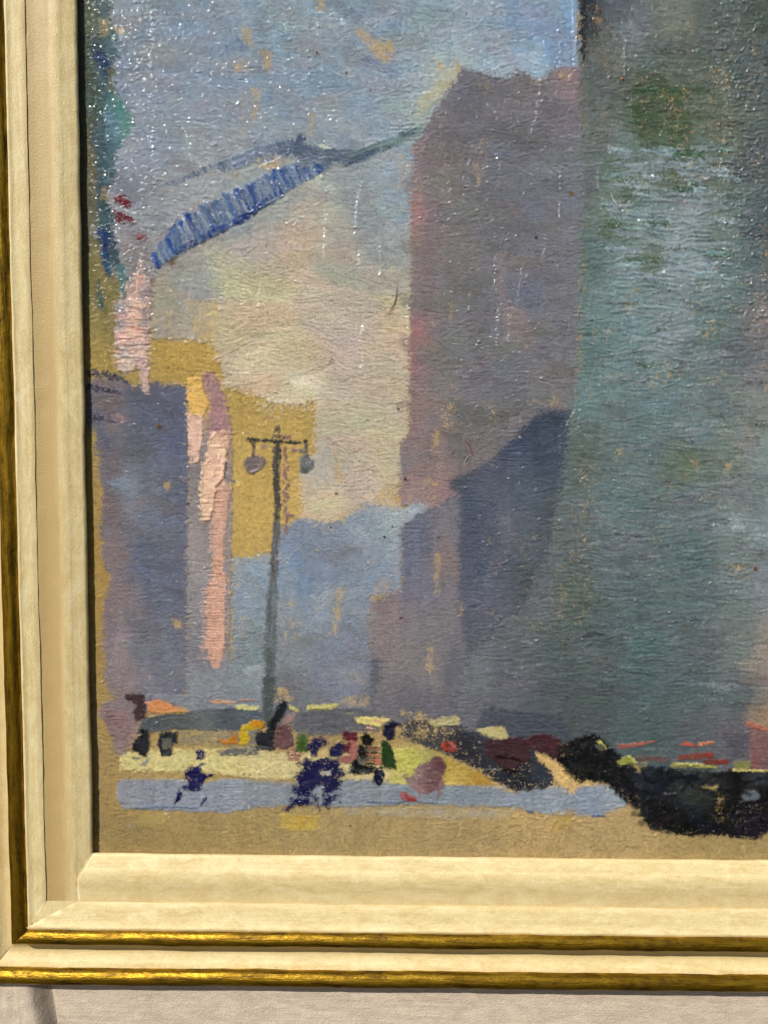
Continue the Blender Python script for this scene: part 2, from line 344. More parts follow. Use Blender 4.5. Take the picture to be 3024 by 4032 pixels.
# ---- mauve tower
TWR = Vc([(1020, 200, (104, 104, 128)), (1100, 200, (116, 112, 130)), (1060, 260, (112, 108, 126)), (1180, 220, (118, 110, 128)), (1225, 165, (146, 116, 136)), (1160, 165, (128, 112, 126)), (1100, 330, (104, 108, 136)), (1200, 350, (108, 114, 142)),
    (960, 300, (122, 112, 130)), (910, 360, (142, 116, 132)), (950, 400, (120, 112, 128)), (900, 450, (145, 116, 126)), (900, 600, (126, 110, 126)), (890, 750, (152, 108, 118)), (900, 900, (144, 104, 116)),
    (940, 900, (120, 115, 125)), (1000, 500, (124, 116, 124)), (1060, 450, (112, 114, 132)), (1150, 450, (106, 116, 146)), (1200, 500, (118, 119, 135)), (1130, 560, (122, 115, 130)), (1140, 640, (96, 110, 156)), (1140, 600, (112, 112, 140)),
    (1110, 690, (142, 124, 130)), (1050, 700, (108, 112, 128)), (1000, 650, (113, 112, 126)), (1200, 700, (116, 116, 128)), (960, 800, (115, 114, 126)), (1100, 800, (112, 114, 138)), (1180, 830, (120, 115, 125)),
    (1050, 870, (112, 112, 125)), (1000, 950, (114, 107, 115)), (930, 1000, (128, 104, 115)), (900, 1020, (134, 106, 120)), (950, 1060, (140, 118, 126)), (870, 1000, (120, 114, 134)), (880, 1060, (140, 120, 130)), (1220, 420, (110, 115, 138)), (990, 760, (112, 112, 126))])
TWR = [(x, y, (c[0] + 16 if x < 1760 and y > 700 else c[0] + 8, c[1] + (9 if x < 1760 and y > 700 else 4), c[2] - 1)) for x, y, c in TWR]
region(V([(1000, 148), (1050, 158), (1090, 172), (1125, 152), (1165, 175), (1195, 150), (1225, 140), (1262, 150), (1262, 500), (1250, 800), (1245, 905), (1160, 905), (1050, 1005), (995, 1035), (975, 1045), (990, 1065), (950, 1098), (862, 1092), (864, 960), (882, 935),
    (886, 650), (889, 320), (915, 280), (935, 240)]), TWR, rough=7, soft=8, dry=.08, thick=2.4, bristle=1.05, blen=110, bw=6.2, ang=1, mottle=.09, blend=22, edge=1.2)
for i_, (x_, y0_, y1_, w_, c_) in enumerate(((1905, 300, 700, 46, (120, 112, 118)), (1960, 620, 1500, 60, (108, 108, 122)), (2040, 300, 900, 70, (124, 112, 116)), (2100, 700, 1150, 60, (108, 112, 132)), (2180, 300, 1000, 70, (126, 116, 124)),
    (1830, 700, 1700, 60, (118, 112, 116)), (1760, 560, 1500, 50, (132, 116, 118)), (2230, 1000, 1550, 60, (118, 114, 118)), (1890, 1200, 1800, 54, (124, 114, 114)), (2070, 1250, 1420, 60, (142, 126, 122)), (2150, 1350, 1600, 50, (112, 110, 122)))):
    stroke([(x_, y0_), (x_ + 10, (y0_ + y1_) / 2), (x_ - 8, y1_)], w_, c_, None, dry=.5, thick=1.2, bristle=.3, opac=.42, rag=.3)
touches(V([(1010, 180), (1240, 180), (1240, 850), (1000, 980), (890, 1050), (895, 350)]), 600, None, 40, 130, 6, 13, 2, 8, jitc=.10, dry=.5, thick=2.4, opac=.45, seed=22, curve=.12)
touches(V([(1010, 180), (1240, 180), (1240, 850), (1000, 980), (890, 1050), (895, 350)]), 150, None, 60, 180, 30, 70, 3, 10, jitc=.05, dry=.25, thick=2.4, opac=.55, seed=21)
stroke(A(1660, 0, [(60, 1500), (100, 2038), (40, 2900)]), 70, (138, 106, 118), (120, 108, 122), dry=.4, opac=.5)
stroke(A(1660, 840, [(720, 270), (900, 380), (1100, 440)]), 14, (98, 112, 140), None, dry=.4, opac=.5)
for T, P, a_ in (((1660, 0), [(540, 1330), (640, 1260), (580, 1500), (540, 1750), (470, 1700), (480, 1540)], .42), ((1660, 0), [(720, 1620), (800, 1660), (780, 1760), (720, 1740)], .3), ((1660, 0), [(600, 730), (640, 750), (620, 860), (600, 830)], .45),
    ((1660, 0), [(1270, 690), (1440, 680), (1420, 740), (1280, 720)], .45), ((1660, 840), [(240, 830), (290, 830), (290, 1010), (250, 1010)], .45), ((1660, 840), [(90, 1000), (180, 950), (160, 1070)], .4), ((1660, 840), [(260, 1500), (320, 1530), (320, 2000), (150, 2030), (200, 1700)], .38),
    ((1660, 840), [(960, 1750), (1240, 1700), (1400, 1850), (1200, 1850)], .36), ((1660, 840), [(480, 1280), (540, 1290), (500, 1400)], .4), ((1660, 840), [(840, 1030), (1060, 1040), (1050, 1300), (960, 1300)], .0), ((1660, 840), [(560, 1850), (700, 1800), (700, 2000)], .35),
    ((980, 1680), [(1230, 200), (1290, 200), (1300, 500), (1250, 520)], .4), ((980, 1680), [(800, 240), (850, 250), (860, 500), (800, 520)], .6), ((980, 1680), [(1260, 540), (1400, 560), (1390, 720), (1260, 740), (1140, 720)], .62),
    ((980, 1680), [(870, 800), (1040, 730), (1030, 900), (870, 900)], .6), ((980, 1680), [(1450, 470), (1659, 480), (1659, 740), (1480, 720)], .3), ((1660, 1680), [(0, 470), (180, 500), (120, 740), (0, 740)], .36), ((1660, 1680), [(125, 40), (160, 40), (150, 230), (110, 230)], .75)):
    speckle(A(*T, P), a_)
region(A(1660, 840, [(830, 1040), (1060, 1040), (1060, 1290), (860, 1290)]), (134, 120, 124), rough=12, dry=.4, opac=.45, soft=10)
stroke(A(1660, 840, [(740, 370), (760, 900)]), 40, (150, 134, 128), None, dry=.5, opac=.6)

# ---- dark blue block in the middle
region(V([(1170, 884), (1240, 884), (1232, 960), (1226, 1010), (1205, 1100), (1185, 1230), (1130, 1320), (1080, 1360), (990, 1420), (975, 1300), (985, 1200), (990, 1065), (968, 1048), (972, 1034), (1005, 1024), (1070, 985), (1120, 930)]),
    Vc([(1200, 900, (60, 76, 98)), (1150, 925, (58, 72, 104)), (1105, 975, (72, 82, 118)), (1190, 980, (66, 80, 108)), (1050, 1010, (90, 94, 118)), (975, 1040, (70, 82, 98)), (1050, 1050, (86, 96, 120)), (1150, 1060, (82, 97, 120)), (1020, 1100, (80, 90, 118)), (1100, 1150, (104, 104, 122)), (1030, 1200, (80, 90, 118)),
    (1130, 1180, (88, 98, 112)), (1180, 1100, (80, 92, 100)), (1050, 1280, (98, 102, 126)), (1040, 1350, (98, 98, 115)), (1150, 1260, (80, 90, 96))]), rough=6, dry=.05, thick=2, bristle=1.1, blen=110, bw=6.5, mottle=.09, blend=24, soft=22)
# distant blue-grey buildings
region(V([(618, 1135), (650, 1118), (700, 1130), (740, 1120), (790, 1085), (865, 1095), (905, 1085), (935, 1095), (870, 1135), (870, 1275), (805, 1290), (800, 1400), (805, 1570), (395, 1570), (398, 1430), (490, 1440), (500, 1400), (502, 1205), (590, 1195), (600, 1150)]),
    Vc([(650, 1160, (128, 142, 168)), (700, 1160, (130, 145, 170)), (800, 1150, (145, 160, 178)), (850, 1110, (162, 176, 184)), (910, 1095, (165, 178, 186)), (700, 1210, (124, 142, 176)), (640, 1245, (112, 145, 190)), (780, 1230, (132, 150, 176)), (530, 1225, (148, 162, 172)), (530, 1300, (136, 158, 180)), (550, 1260, (132, 160, 186)),
    (550, 1380, (132, 144, 146)), (650, 1310, (135, 152, 172)), (690, 1330, (142, 164, 185)), (750, 1350, (132, 148, 174)), (650, 1400, (132, 140, 146)), (750, 1410, (124, 132, 154)), (700, 1460, (125, 130, 152)), (550, 1450, (142, 150, 152)), (450, 1490, (132, 134, 152)),
    (500, 1510, (130, 140, 150)), (620, 1490, (122, 118, 124)), (780, 1450, (130, 132, 154)), (740, 1460, (135, 142, 168)), (700, 1530, (116, 113, 128)), (620, 1560, (112, 108, 112)), (800, 1540, (114, 110, 120))]),
    rough=10, soft=9, dry=.2, thick=1.8, bristle=.8, mottle=.09, blend=22)
# mauve lower buildings
region(V([(864, 1140), (920, 1100), (960, 1085), (992, 1062), (994, 1110), (992, 1330), (1010, 1400), (1000, 1570), (795, 1570), (815, 1500), (820, 1440), (798, 1380), (800, 1300), (868, 1275)]),
    Vc([(900, 1150, (108, 110, 138)), (880, 1200, (112, 114, 146)), (965, 1140, (128, 118, 128)), (962, 1200, (142, 118, 120)), (900, 1250, (122, 118, 142)), (840, 1310, (146, 120, 130)), (860, 1400, (142, 124, 132)), (820, 1350, (154, 128, 132)), (930, 1350, (132, 122, 130)),
    (930, 1450, (138, 124, 130)), (900, 1530, (110, 104, 112)), (985, 1450, (108, 104, 118)), (1000, 1530, (105, 100, 115))]), rough=8, soft=14, dry=.1, thick=2, bristle=.8, bw=6, mottle=.07, blend=22)
touches(V([(630, 1140), (860, 1120), (860, 1270), (780, 1540), (520, 1500), (515, 1230)]), 70, None, 50, 120, 25, 50, 5, 25, jitc=.06, dry=.35, opac=.55, seed=31)
for T, P, a_ in (((980, 1680), [(820, 1500), (900, 1490), (870, 1700), (800, 2000), (780, 1700)], .55), ((980, 1680), [(260, 1500), (480, 1700), (480, 2030), (260, 2030)], .42), ((980, 1680), [(560, 1650), (780, 1750), (780, 1950), (600, 1950)], .3),
    ((300, 2000), [(1430, 0), (1480, 0), (1480, 900), (1400, 900)], .3), ((300, 2100), [(1500, 750), (1620, 750), (1620, 1000), (1500, 950)], .35), ((1660, 1680), [(130, 1180), (170, 1200), (160, 1580), (125, 1560)], .6), ((1660, 2540), [(55, 0), (110, 20), (95, 300), (50, 290)], .55),
    ((980, 2640), [(240, 150), (340, 160), (450, 280), (240, 300)], .6), ((980, 2640), [(880, 240), (1100, 220), (1120, 330), (860, 330)], .5), ((1660, 1680), [(340, 1620), (430, 1640), (380, 1780), (270, 1740)], .3), ((980, 1680), [(1180, 1440), (1330, 1440), (1300, 1550), (1180, 1520)], .5)):
    speckle(A(*T, P), a_)

# ---- green tower on the right
GRN = Vc([(1268, 10, (42, 52, 62)), (1275, 60, (50, 60, 66)), (1305, 95, (100, 104, 96)), (1330, 20, (80, 92, 104)), (1360, 60, (112, 126, 138)), (1450, 40, (116, 120, 106)), (1560, 60, (88, 98, 96)), (1640, 30, (76, 86, 78)), (1630, 150, (80, 90, 88)), (1620, 350, (80, 92, 96)), (1640, 500, (74, 92, 98)),
    (1400, 120, (98, 108, 104)), (1480, 150, (94, 105, 92)), (1300, 200, (96, 102, 98)), (1300, 300, (108, 112, 106)), (1280, 400, (104, 108, 118)), (1400, 180, (84, 92, 72)), (1400, 235, (62, 90, 52)), (1450, 220, (78, 94, 62)), (1470, 280, (78, 92, 64)), (1390, 290, (74, 90, 58)), (1520, 260, (98, 108, 84)), (1560, 280, (100, 110, 92)),
    (1360, 330, (114, 130, 130)), (1450, 335, (72, 106, 80)), (1500, 320, (96, 116, 110)), (1430, 360, (110, 130, 125)), (1330, 390, (98, 120, 104)), (1460, 390, (84, 94, 62)), (1500, 425, (124, 148, 156)), (1400, 430, (102, 124, 116)), (1360, 420, (88, 105, 80)), (1540, 400, (98, 114, 98)), (1400, 500, (122, 148, 150)), (1490, 480, (134, 160, 168)),
    (1470, 520, (128, 154, 160)), (1560, 470, (104, 124, 112)), (1320, 470, (98, 118, 100)), (1300, 540, (92, 114, 108)), (1370, 580, (112, 134, 136)), (1390, 555, (84, 98, 60)), (1480, 590, (118, 142, 150)), (1590, 600, (84, 108, 102)), (1640, 600, (80, 92, 95)), (1645, 690, (115, 108, 106)), (1450, 700, (112, 134, 140)), (1360, 700, (100, 126, 128)), (1540, 700, (94, 114, 112)), (1600, 760, (80, 94, 100)),
    (1640, 800, (108, 106, 112)), (1655, 850, (138, 116, 126)), (1290, 750, (84, 110, 106)), (1300, 850, (92, 118, 114)), (1420, 850, (96, 120, 122)), (1550, 850, (100, 115, 114)), (1400, 950, (86, 108, 108)), (1500, 950, (96, 116, 118)), (1620, 960, (116, 120, 114)), (1265, 980, (82, 92, 84)), (1340, 1000, (88, 106, 104)), (1490, 985, (90, 104, 74)), (1580, 1000, (96, 110, 98)),
    (1655, 1000, (132, 118, 132)), (1350, 1100, (80, 100, 102)), (1500, 1100, (86, 106, 112)), (1600, 1080, (102, 112, 110)), (1655, 1150, (132, 116, 138)), (1230, 1150, (82, 90, 88)), (1350, 1200, (78, 95, 102)), (1500, 1200, (74, 95, 96)), (1600, 1200, (100, 110, 105)), (1655, 1280, (130, 110, 142)), (1150, 1300, (84, 90, 96)), (1250, 1300, (72, 82, 74)),
    (1380, 1300, (74, 92, 92)), (1500, 1300, (80, 98, 100)), (1600, 1320, (94, 104, 100)), (1100, 1400, (82, 86, 92)), (1200, 1400, (68, 78, 76)), (1300, 1400, (70, 80, 80)), (1400, 1400, (68, 90, 92)), (1500, 1400, (74, 88, 92)), (1600, 1400, (92, 102, 98)), (1655, 1420, (155, 112, 118)), (1655, 1560, (160, 106, 100)), (1600, 1500, (80, 88, 90)), (1500, 1500, (70, 84, 84)),
    (1400, 1500, (66, 84, 84)), (1300, 1520, (62, 72, 70)), (1200, 1500, (66, 72, 74)), (1100, 1490, (84, 84, 94)), (1030, 1450, (96, 98, 102)), (1050, 1550, (88, 84, 94)), (1150, 1560, (66, 72, 84)), (1250, 1570, (62, 68, 68)), (1400, 1580, (60, 76, 74)), (1500, 1600, (72, 78, 82)), (1600, 1600, (84, 74, 86)),
    (1800, 300, (78, 90, 92)), (1900, 1000, (120, 112, 120)), (1800, -200, (80, 90, 90)), (1300, -300, (60, 72, 80))])
GRN2 = [(a, b, tuple(np.array(c) * 1.0 + (22 if b > 1900 else 17 if b > 1000 else 5) + (np.array([-22, 6, -14]) if a > 2980 and b > 1500 else 0))) for a, b, c in GRN]
region(V([(1250, -900), (2300, -900), (2300, 1700), (1500, 1700), (1380, 1680), (1300, 1650), (1200, 1640), (1000, 1600), (985, 1500), (1010, 1420), (1080, 1350), (1140, 1290), (1180, 1200), (1205, 1090), (1222, 1000), (1230, 900), (1246, 800), (1252, 500), (1251, 160), (1250, 50)]),
    GRN2, rough=9, soft=24, dry=.05, thick=2.2, bristle=1.05, blen=75, bw=7, mottle=.10, blend=20, power=3.4)
GP = V([(1280, 50), (1655, 50), (1655, 1540), (1050, 1500), (1180, 1300), (1260, 1000), (1280, 500)])
touches(GP, 260, None, 50, 140, 18, 46, 2, 10, jitc=.07, dry=.38, thick=2.2, opac=.55, seed=41)
touches(GP, 1500, None, 35, 120, 5, 12, 2, 8, jitc=.17, dry=.42, thick=2.6, opac=.7, seed=45, curve=.1)
touches(V([(1330, 300), (1600, 300), (1600, 700), (1500, 800), (1340, 780), (1290, 600)]), 110, [(134, 160, 170), (112, 138, 140), (78, 98, 62), (125, 150, 152), (96, 116, 110)], 40, 130, 6, 14, 2, 7, dry=.42, thick=3.2, opac=.8, seed=42, curve=.1)
touches(V([(1320, 320), (1570, 320), (1590, 620), (1340, 620)]), 95, [(146, 172, 182), (134, 162, 172), (122, 148, 156)], 50, 150, 7, 16, 3, 6, dry=.4, thick=3.4, opac=.85, seed=44, curve=.1)
touches(V([(1370, 150), (1520, 170), (1540, 300), (1480, 360), (1370, 300)]), 60, [(58, 88, 42), (74, 96, 54), (92, 104, 74), (50, 78, 40)], 40, 110, 7, 18, 4, 8, dry=.5, thick=2.4, opac=.6, seed=43, curve=.1)
stroke(V([(1258, -40), (1259, 60), (1258, 130)]), 24, (40, 46, 52), dry=.25)
for x, y, L, c in ((2560, 360, 140, (56, 86, 44)), (2600, 350, 120, (50, 92, 60)), (2720, 610, 120, (48, 96, 62)), (2540, 450, 90, (62, 92, 48)), (2690, 740, 60, (60, 90, 60)), (2440, 885, 90, (66, 88, 48)), (2560, 1020, 200, (80, 98, 66)), (2600, 880, 90, (64, 84, 52))):
    stroke([(x - L / 2, y), (x + L / 2, y + 6)], 22, c, dry=.35, opac=.8)
speckle(V([(1290, 60), (1640, 20), (1650, 420), (1500, 700), (1300, 400)]), .12, (176, 144, 100), rough=20)
speckle(V([(1530, 130), (1570, 150), (1580, 320), (1540, 440), (1500, 380), (1530, 280)]), .24, (190, 152, 104))
speckle(V([(1410, 170), (1500, 200), (1510, 400), (1430, 280)]), .2, (196, 154, 106))
speckle(V([(1640, 480), (1665, 500), (1665, 900), (1645, 900)]), .28, (190, 150, 95))
speckle(V([(1270, 600), (1640, 600), (1620, 1200), (1250, 1200)]), .07, (185, 150, 100), rough=20)
speckle(V([(1250, 1000), (1290, 1000), (1270, 1350), (1200, 1350)]), .2, (185, 150, 95))
speckle(A(2324, 840, [(590, 1350), (850, 1350), (820, 1650), (550, 1600)]), .24); speckle(A(2324, 840, [(1060, 970), (1160, 970), (1160, 1160), (1060, 1160)]), .3); speckle(A(2324, 840, [(1010, 1480), (1300, 1450), (1060, 1750)]), .22)
speckle(A(2324, 840, [(340, 840), (380, 840), (375, 930), (350, 920)]), .7); speckle(A(2324, 1680, [(1270, 330), (1320, 330), (1310, 400), (1270, 400)]), .8); speckle(A(2324, 1680, [(960, 320), (1000, 320), (990, 400), (960, 380)]), .6)
speckle(A(2324, 1680, [(1300, 1270), (1500, 1280), (1480, 1400), (1300, 1400)]), .4); speckle(A(2324, 1680, [(230, 200), (310, 190), (270, 460), (230, 450)]), .42); speckle(A(2324, 0, [(20, 50), (80, 60), (110, 260), (60, 270)]), .5, (190, 150, 100))
speckle(V([(1040, 1150), (1250, 1150), (1250, 1400), (1060, 1350)]), .10, (185, 150, 95))

# ---- left dark block
region(V([(186, 826), (262, 812), (285, 834), (330, 826), (402, 832), (411, 850), (408, 1000), (408, 1480), (395, 1525), (310, 1540), (290, 1600), (262, 1640), (246, 1620), (240, 1570), (212, 1545), (222, 1520), (250, 1508), (226, 1480), (222, 1340), (226, 1292), (240, 1250), (226, 1222), (214, 1153), (222, 1065), (212, 1014), (205, 930), (186, 930)]),
    lift(Vc([(230, 850, (122, 108, 120)), (215, 880, (95, 92, 112)), (235, 905, (125, 105, 112)), (225, 940, (84, 88, 118)), (240, 1000, (112, 96, 106)), (235, 1100, (120, 94, 102)), (250, 1200, (135, 107, 112)), (255, 1300, (134, 107, 114)), (260, 1400, (150, 122, 130)), (270, 1480, (142, 114, 120)), (340, 900, (86, 90, 124)), (385, 950, (80, 90, 136)),
    (300, 860, (84, 88, 118)), (300, 950, (90, 90, 112)), (320, 1050, (104, 110, 132)), (290, 1060, (118, 130, 146)), (385, 1060, (88, 95, 130)), (380, 1100, (95, 100, 136)), (340, 1100, (108, 112, 136)), (350, 1200, (94, 98, 132)), (310, 1220, (84, 98, 134)), (350, 1300, (96, 100, 126)), (350, 1400, (100, 103, 122)), (300, 1400, (104, 104, 118)),
    (380, 1450, (110, 108, 132)), (330, 1490, (118, 112, 130)), (280, 1540, (130, 108, 112)), (250, 1560, (128, 110, 112)), (270, 1600, (140, 115, 112)), (230, 1550, (130, 108, 108))]), 9), rough=11, soft=6, dry=.1, thick=2, bristle=.9, bw=6, mottle=.09, blend=20, edge=.8)
touches(V([(290, 840), (400, 840), (400, 1480), (270, 1450), (290, 1200)]), 70, None, 50, 130, 20, 50, 15, 25, jitc=.06, dry=.3, opac=.55, seed=51)
for (a, b, c, w_, cc) in (((345, 1466), (430, 1478), (500, 1502), 26, (52, 56, 92)), ((345, 1522), (420, 1532), (480, 1550), 16, (34, 38, 84)), ((362, 1642), (420, 1650), (450, 1660), 14, (46, 52, 96))):
    stroke([a, b, c], w_, cc, dry=.3, opac=.9)
region(A(300, 840, [(140, 1530), (440, 1560), (450, 1640), (140, 1600)]), (132, 112, 118), rough=4, dry=.15)
region(A(300, 840, [(140, 1660), (440, 1680), (450, 1800), (300, 1860), (150, 1800)]), (124, 104, 112), rough=5, dry=.15)
region(A(300, 840, [(330, 1870), (460, 1900), (460, 1950), (350, 1900)]), (168, 128, 122), rough=4, dry=.2)
region(A(300, 840, [(700, 1480), (1020, 1500), (980, 1560), (840, 1540)]), OCH, rough=12, dry=.55, thick=.3, bristle=.1)
blob(470, 1905, 38, 22, (128, 145, 165), rough=6, dry=.2)
for (x, y) in ((655, 1912), (700, 2455)): speckle([(x - 9, y - 12), (x + 10, y - 10), (x + 8, y + 14), (x - 10, y + 10)], .8)
# column of pinks beside it
region(V([(408, 834), (470, 830), (490, 880), (502, 940), (503, 1100), (500, 1300), (494, 1440), (470, 1500), (404, 1520)]), Vc([(430, 860, (200, 160, 110)), (430, 1000, (142, 128, 134)), (430, 1100, (150, 134, 138)), (430, 1180, (160, 148, 144)), (440, 1300, (150, 142, 142)), (430, 1400, (138, 130, 138)), (440, 1480, (140, 142, 150)), (495, 1100, (150, 135, 140)),
    (480, 900, (160, 128, 130))]), rough=6, dry=.12, thick=2, bristle=1, bw=5, mottle=.10, blend=18, edge=1)
region(A(300, 840, [(1180, 1490), (1300, 1490), (1340, 1600), (1390, 1720), (1440, 1900), (1450, 2060), (1240, 2060), (1250, 1760), (1190, 1640)]), (172, 132, 130), rough=6, dry=.12, thick=2.6, bristle=.8, edge=1.5)
region(A(300, 840, [(1045, 1535), (1180, 1530), (1200, 1680), (1250, 1770), (1190, 1900), (1040, 1870)]), (232, 184, 104), rough=4, dry=.1, thick=4, bristle=1.8, ang=20, bw=6, edge=2)
region(A(300, 840, [(1040, 1870), (1185, 1900), (1190, 2060), (1145, 2330), (1060, 2330), (1045, 2050)]), (236, 192, 168), rough=4, dry=.1, thick=4, bristle=2.0, bw=5.5, edge=2)
region(A(300, 1680, [(1255, 60), (1440, 20), (1425, 250), (1395, 480), (1440, 620), (1420, 800), (1390, 1000), (1385, 1300), (1405, 1450), (1395, 2000), (1385, 2120), (1330, 2240), (1250, 2220), (1210, 2040), (1215, 1500), (1270, 1380), (1275, 900), (1290, 560), (1240, 300)]),
    (214, 165, 138), rough=5, dry=.12, thick=3.2, bristle=1.9, bw=5.2, blen=70, mottle=.12, edge=1.5)
region(A(300, 1680, [(1240, 110), (1300, 60), (1410, 200), (1380, 480), (1310, 560), (1285, 780), (1255, 885), (1165, 880), (1150, 640), (1165, 450), (1195, 290), (1230, 220)]), (242, 198, 164), rough=4, dry=.04, thick=6.5, bristle=2.4, bw=7, mottle=.08, edge=4)
for y in range(1760, 2600, 11):
    if rng.random() < .7: stroke([(820 + rng.uniform(-5, 8) - (25 if y > 2300 else 0), y), (885 + rng.uniform(-8, 6), y + rng.uniform(-4, 4))], 7, tuple(np.array([226, 176, 156]) + rng.integers(-22, 14)), dry=.3, thick=4, opac=.8)
# white-pink column above the block
region(A(300, 840, [(450, 260), (560, 180), (690, 330), (730, 560), (700, 700), (600, 760), (480, 700), (490, 560), (430, 380)]), (146, 132, 140), rough=10, dry=.2, opac=.8)
region(A(300, 840, [(455, 760), (470, 670), (560, 560), (700, 600), (725, 760), (700, 900), (690, 1150), (675, 1420), (690, 1680), (650, 1700), (600, 1560), (575, 1380), (555, 1470), (460, 1500), (385, 1480), (365, 1200), (375, 800)]),
    Ac(300, 840, [(420, 800, (150, 145, 158)), (600, 600, (190, 165, 158)), (680, 800, (148, 126, 138)), (540, 800, (208, 168, 152)), (420, 950, (160, 150, 160)), (560, 950, (222, 182, 158)), (660, 1000, (136, 116, 128)), (420, 1100, (202, 172, 166)), (540, 1100, (224, 168, 144)),
    (640, 1150, (148, 126, 130)), (440, 1250, (165, 150, 150)), (600, 1250, (222, 180, 158)), (460, 1350, (232, 210, 186)), (540, 1400, (200, 180, 160)), (630, 1400, (214, 172, 160)), (440, 1470, (190, 160, 160)), (640, 1550, (205, 172, 160)), (670, 1650, (160, 150, 140))]),
    rough=5, dry=.08, thick=3.2, bristle=2.2, bw=5.5, blen=60, mottle=.16, blend=14, edge=2)
r = np.random.default_rng(61)
for i in range(95):
    y = r.uniform(1180, 1455); x = r.uniform(462, 575)
    c = [(238, 196, 168), (226, 158, 138), (206, 176, 168), (240, 216, 188), (150, 138, 150), (232, 186, 160)][r.integers(6)]
    stroke([(x - 22, y + r.uniform(-6, 4)), (x + 4, y), (x + 24, y + r.uniform(-2, 8))], r.uniform(6, 10), c, dry=.3, thick=4.5, opac=.75)
stroke([(552, 1085), (546, 1130)], 16, (232, 160, 128), dry=.2)
stroke([(560, 1030), (545, 1080), (540, 1180)], 14, (214, 180, 162), dry=.35)
# red touches
for pts, w_, c2 in (([(462, 785), (512, 806)], 34, (168, 72, 82)), ([(466, 848), (525, 874)], 32, (150, 60, 72)), ([(542, 932), (572, 938)], 26, (160, 66, 78))):
    stroke(pts, w_, (112, 34, 52), c2, dry=.06, thick=4, rag=.15, mix=.45)

def break_edges(a):
    global COL
    dx = np.rint((a * (.9 * THR + .6 * WV + .5 * vnoise(GX / 7, GY / 9, 61))) / STEP).astype(np.int64)
    dy = np.rint((a * (.9 * vnoise(GX / 4.4, GY / 4.4, 62) + .6 * vnoise(GX / 8, GY / 6, 63))) / STEP).astype(np.int64)
    j, i = np.mgrid[0:NY, 0:NX]
    COL = COL[np.clip(j + dy, 0, NY - 1), np.clip(i + dx, 0, NX - 1)]
break_edges(10.0)
# ---- blue awning strokes
def hatch(path, wd, n, ang, w0, w1, cols, seed, dry=.18, thick=4.5):
    r = np.random.default_rng(seed)
    P = np.array(path, float); L = np.r_[0, np.cumsum(np.hypot(*np.diff(P, axis=0).T))]
    for i in range(n):
        s = (i + r.uniform(-.3, .3)) / n * L[-1]
        x = np.interp(s, L, P[:, 0]); y = np.interp(s, L, P[:, 1]); ww = np.interp(s, L, wd) * r.uniform(.8, 1.1)
        a = radians(ang + r.normal(0, 6)); dx, dy = cos(a) * ww / 2, sin(a) * ww / 2
        c = cols[r.integers(len(cols))]
        stroke([(x - dx, y - dy), (x + r.normal(0, 3), y), (x + dx, y + dy)], r.uniform(w0, w1), c, tuple(np.clip(np.array(c) + r.integers(-26, 30), 5, 250)), dry=dry, thick=thick, rag=.16)
BL = [(76, 112, 172), (54, 94, 164), (110, 138, 178), (44, 80, 152), (92, 124, 174), (134, 150, 172)]
region(V([(325, 556), (372, 500), (402, 470), (470, 430), (560, 388), (640, 348), (700, 338), (716, 352), (650, 396), (560, 452), (510, 484), (430, 532), (398, 545), (336, 586)]), (70, 108, 166), rough=8, dry=.2, thick=3, edge=2, opac=.95)
hatch(V([(332, 570), (385, 510), (450, 470), (540, 432), (620, 386), (705, 350)]), [50, 95, 110, 115, 95, 55], 90, 66, 9, 24, BL, 71, dry=.3, thick=3.4)
hatch(V([(372, 530), (450, 478), (540, 440), (640, 385)]), [60, 90, 90, 60], 34, 66, 5, 10, [(132, 148, 168), (60, 92, 142), (110, 134, 162)], 76, dry=.3)
hatch(V([(380, 545), (450, 510), (530, 470), (600, 420)]), [20, 24, 26, 24], 40, 60, 8, 14, [(40, 76, 142), (34, 66, 134), (60, 92, 150)], 72, thick=5.5)
hatch(V([(350, 405), (430, 378), (470, 360)]), [22, 30, 34], 30, 62, 7, 12, [(98, 120, 152), (118, 138, 164), (84, 106, 144)], 73, dry=.6, thick=2.6)
hatch(V([(475, 365), (560, 335), (640, 312)]), [44, 60, 50], 52, 66, 8, 15, [(106, 128, 162), (92, 116, 154), (126, 144, 168), (80, 106, 146)], 74, dry=.55, thick=2.6)
stroke(V([(512, 352), (548, 330)]), 40, (104, 134, 184), (130, 152, 186), dry=.3)
stroke(V([(650, 300), (640, 318), (655, 336)]), 46, (52, 80, 130), (74, 100, 140), dry=.25)
region(V([(655, 305), (700, 312), (720, 325), (700, 342), (655, 340)]), (110, 128, 130), rough=8, dry=.3, thick=3)
stroke(V([(690, 315), (715, 322)]), 16, (205, 208, 180), dry=.4)
stroke(V([(650, 352), (700, 340), (760, 332)]), 52, (86, 108, 142), (112, 132, 158), dry=.3)
stroke(V([(610, 330), (650, 322), (690, 330)]), 40, (92, 116, 152), (70, 94, 134), dry=.35)
stroke(V([(690, 345), (770, 338), (840, 312)]), 48, (84, 108, 136), (120, 140, 156), dry=.35)
stroke(V([(760, 342), (835, 312), (908, 278)]), 40, (76, 104, 118), (122, 146, 142), dry=.2, thick=4)
stroke(V([(745, 355), (785, 338), (820, 322)]), 24, (60, 88, 132), (84, 112, 140), dry=.3)
stroke(V([(524, 470), (538, 462)]), 18, (22, 52, 128), dry=.1, thick=6); stroke(V([(508, 482), (520, 474)]), 14, (30, 62, 136), dry=.1, thick=6)
speckle(V([(540, 345), (620, 335), (640, 350), (560, 375)]), .4); speckle(V([(360, 563), (385, 560), (372, 575)]), .8, (110, 80, 40)); speckle(V([(410, 480), (425, 470), (430, 540), (400, 540)]), .3)
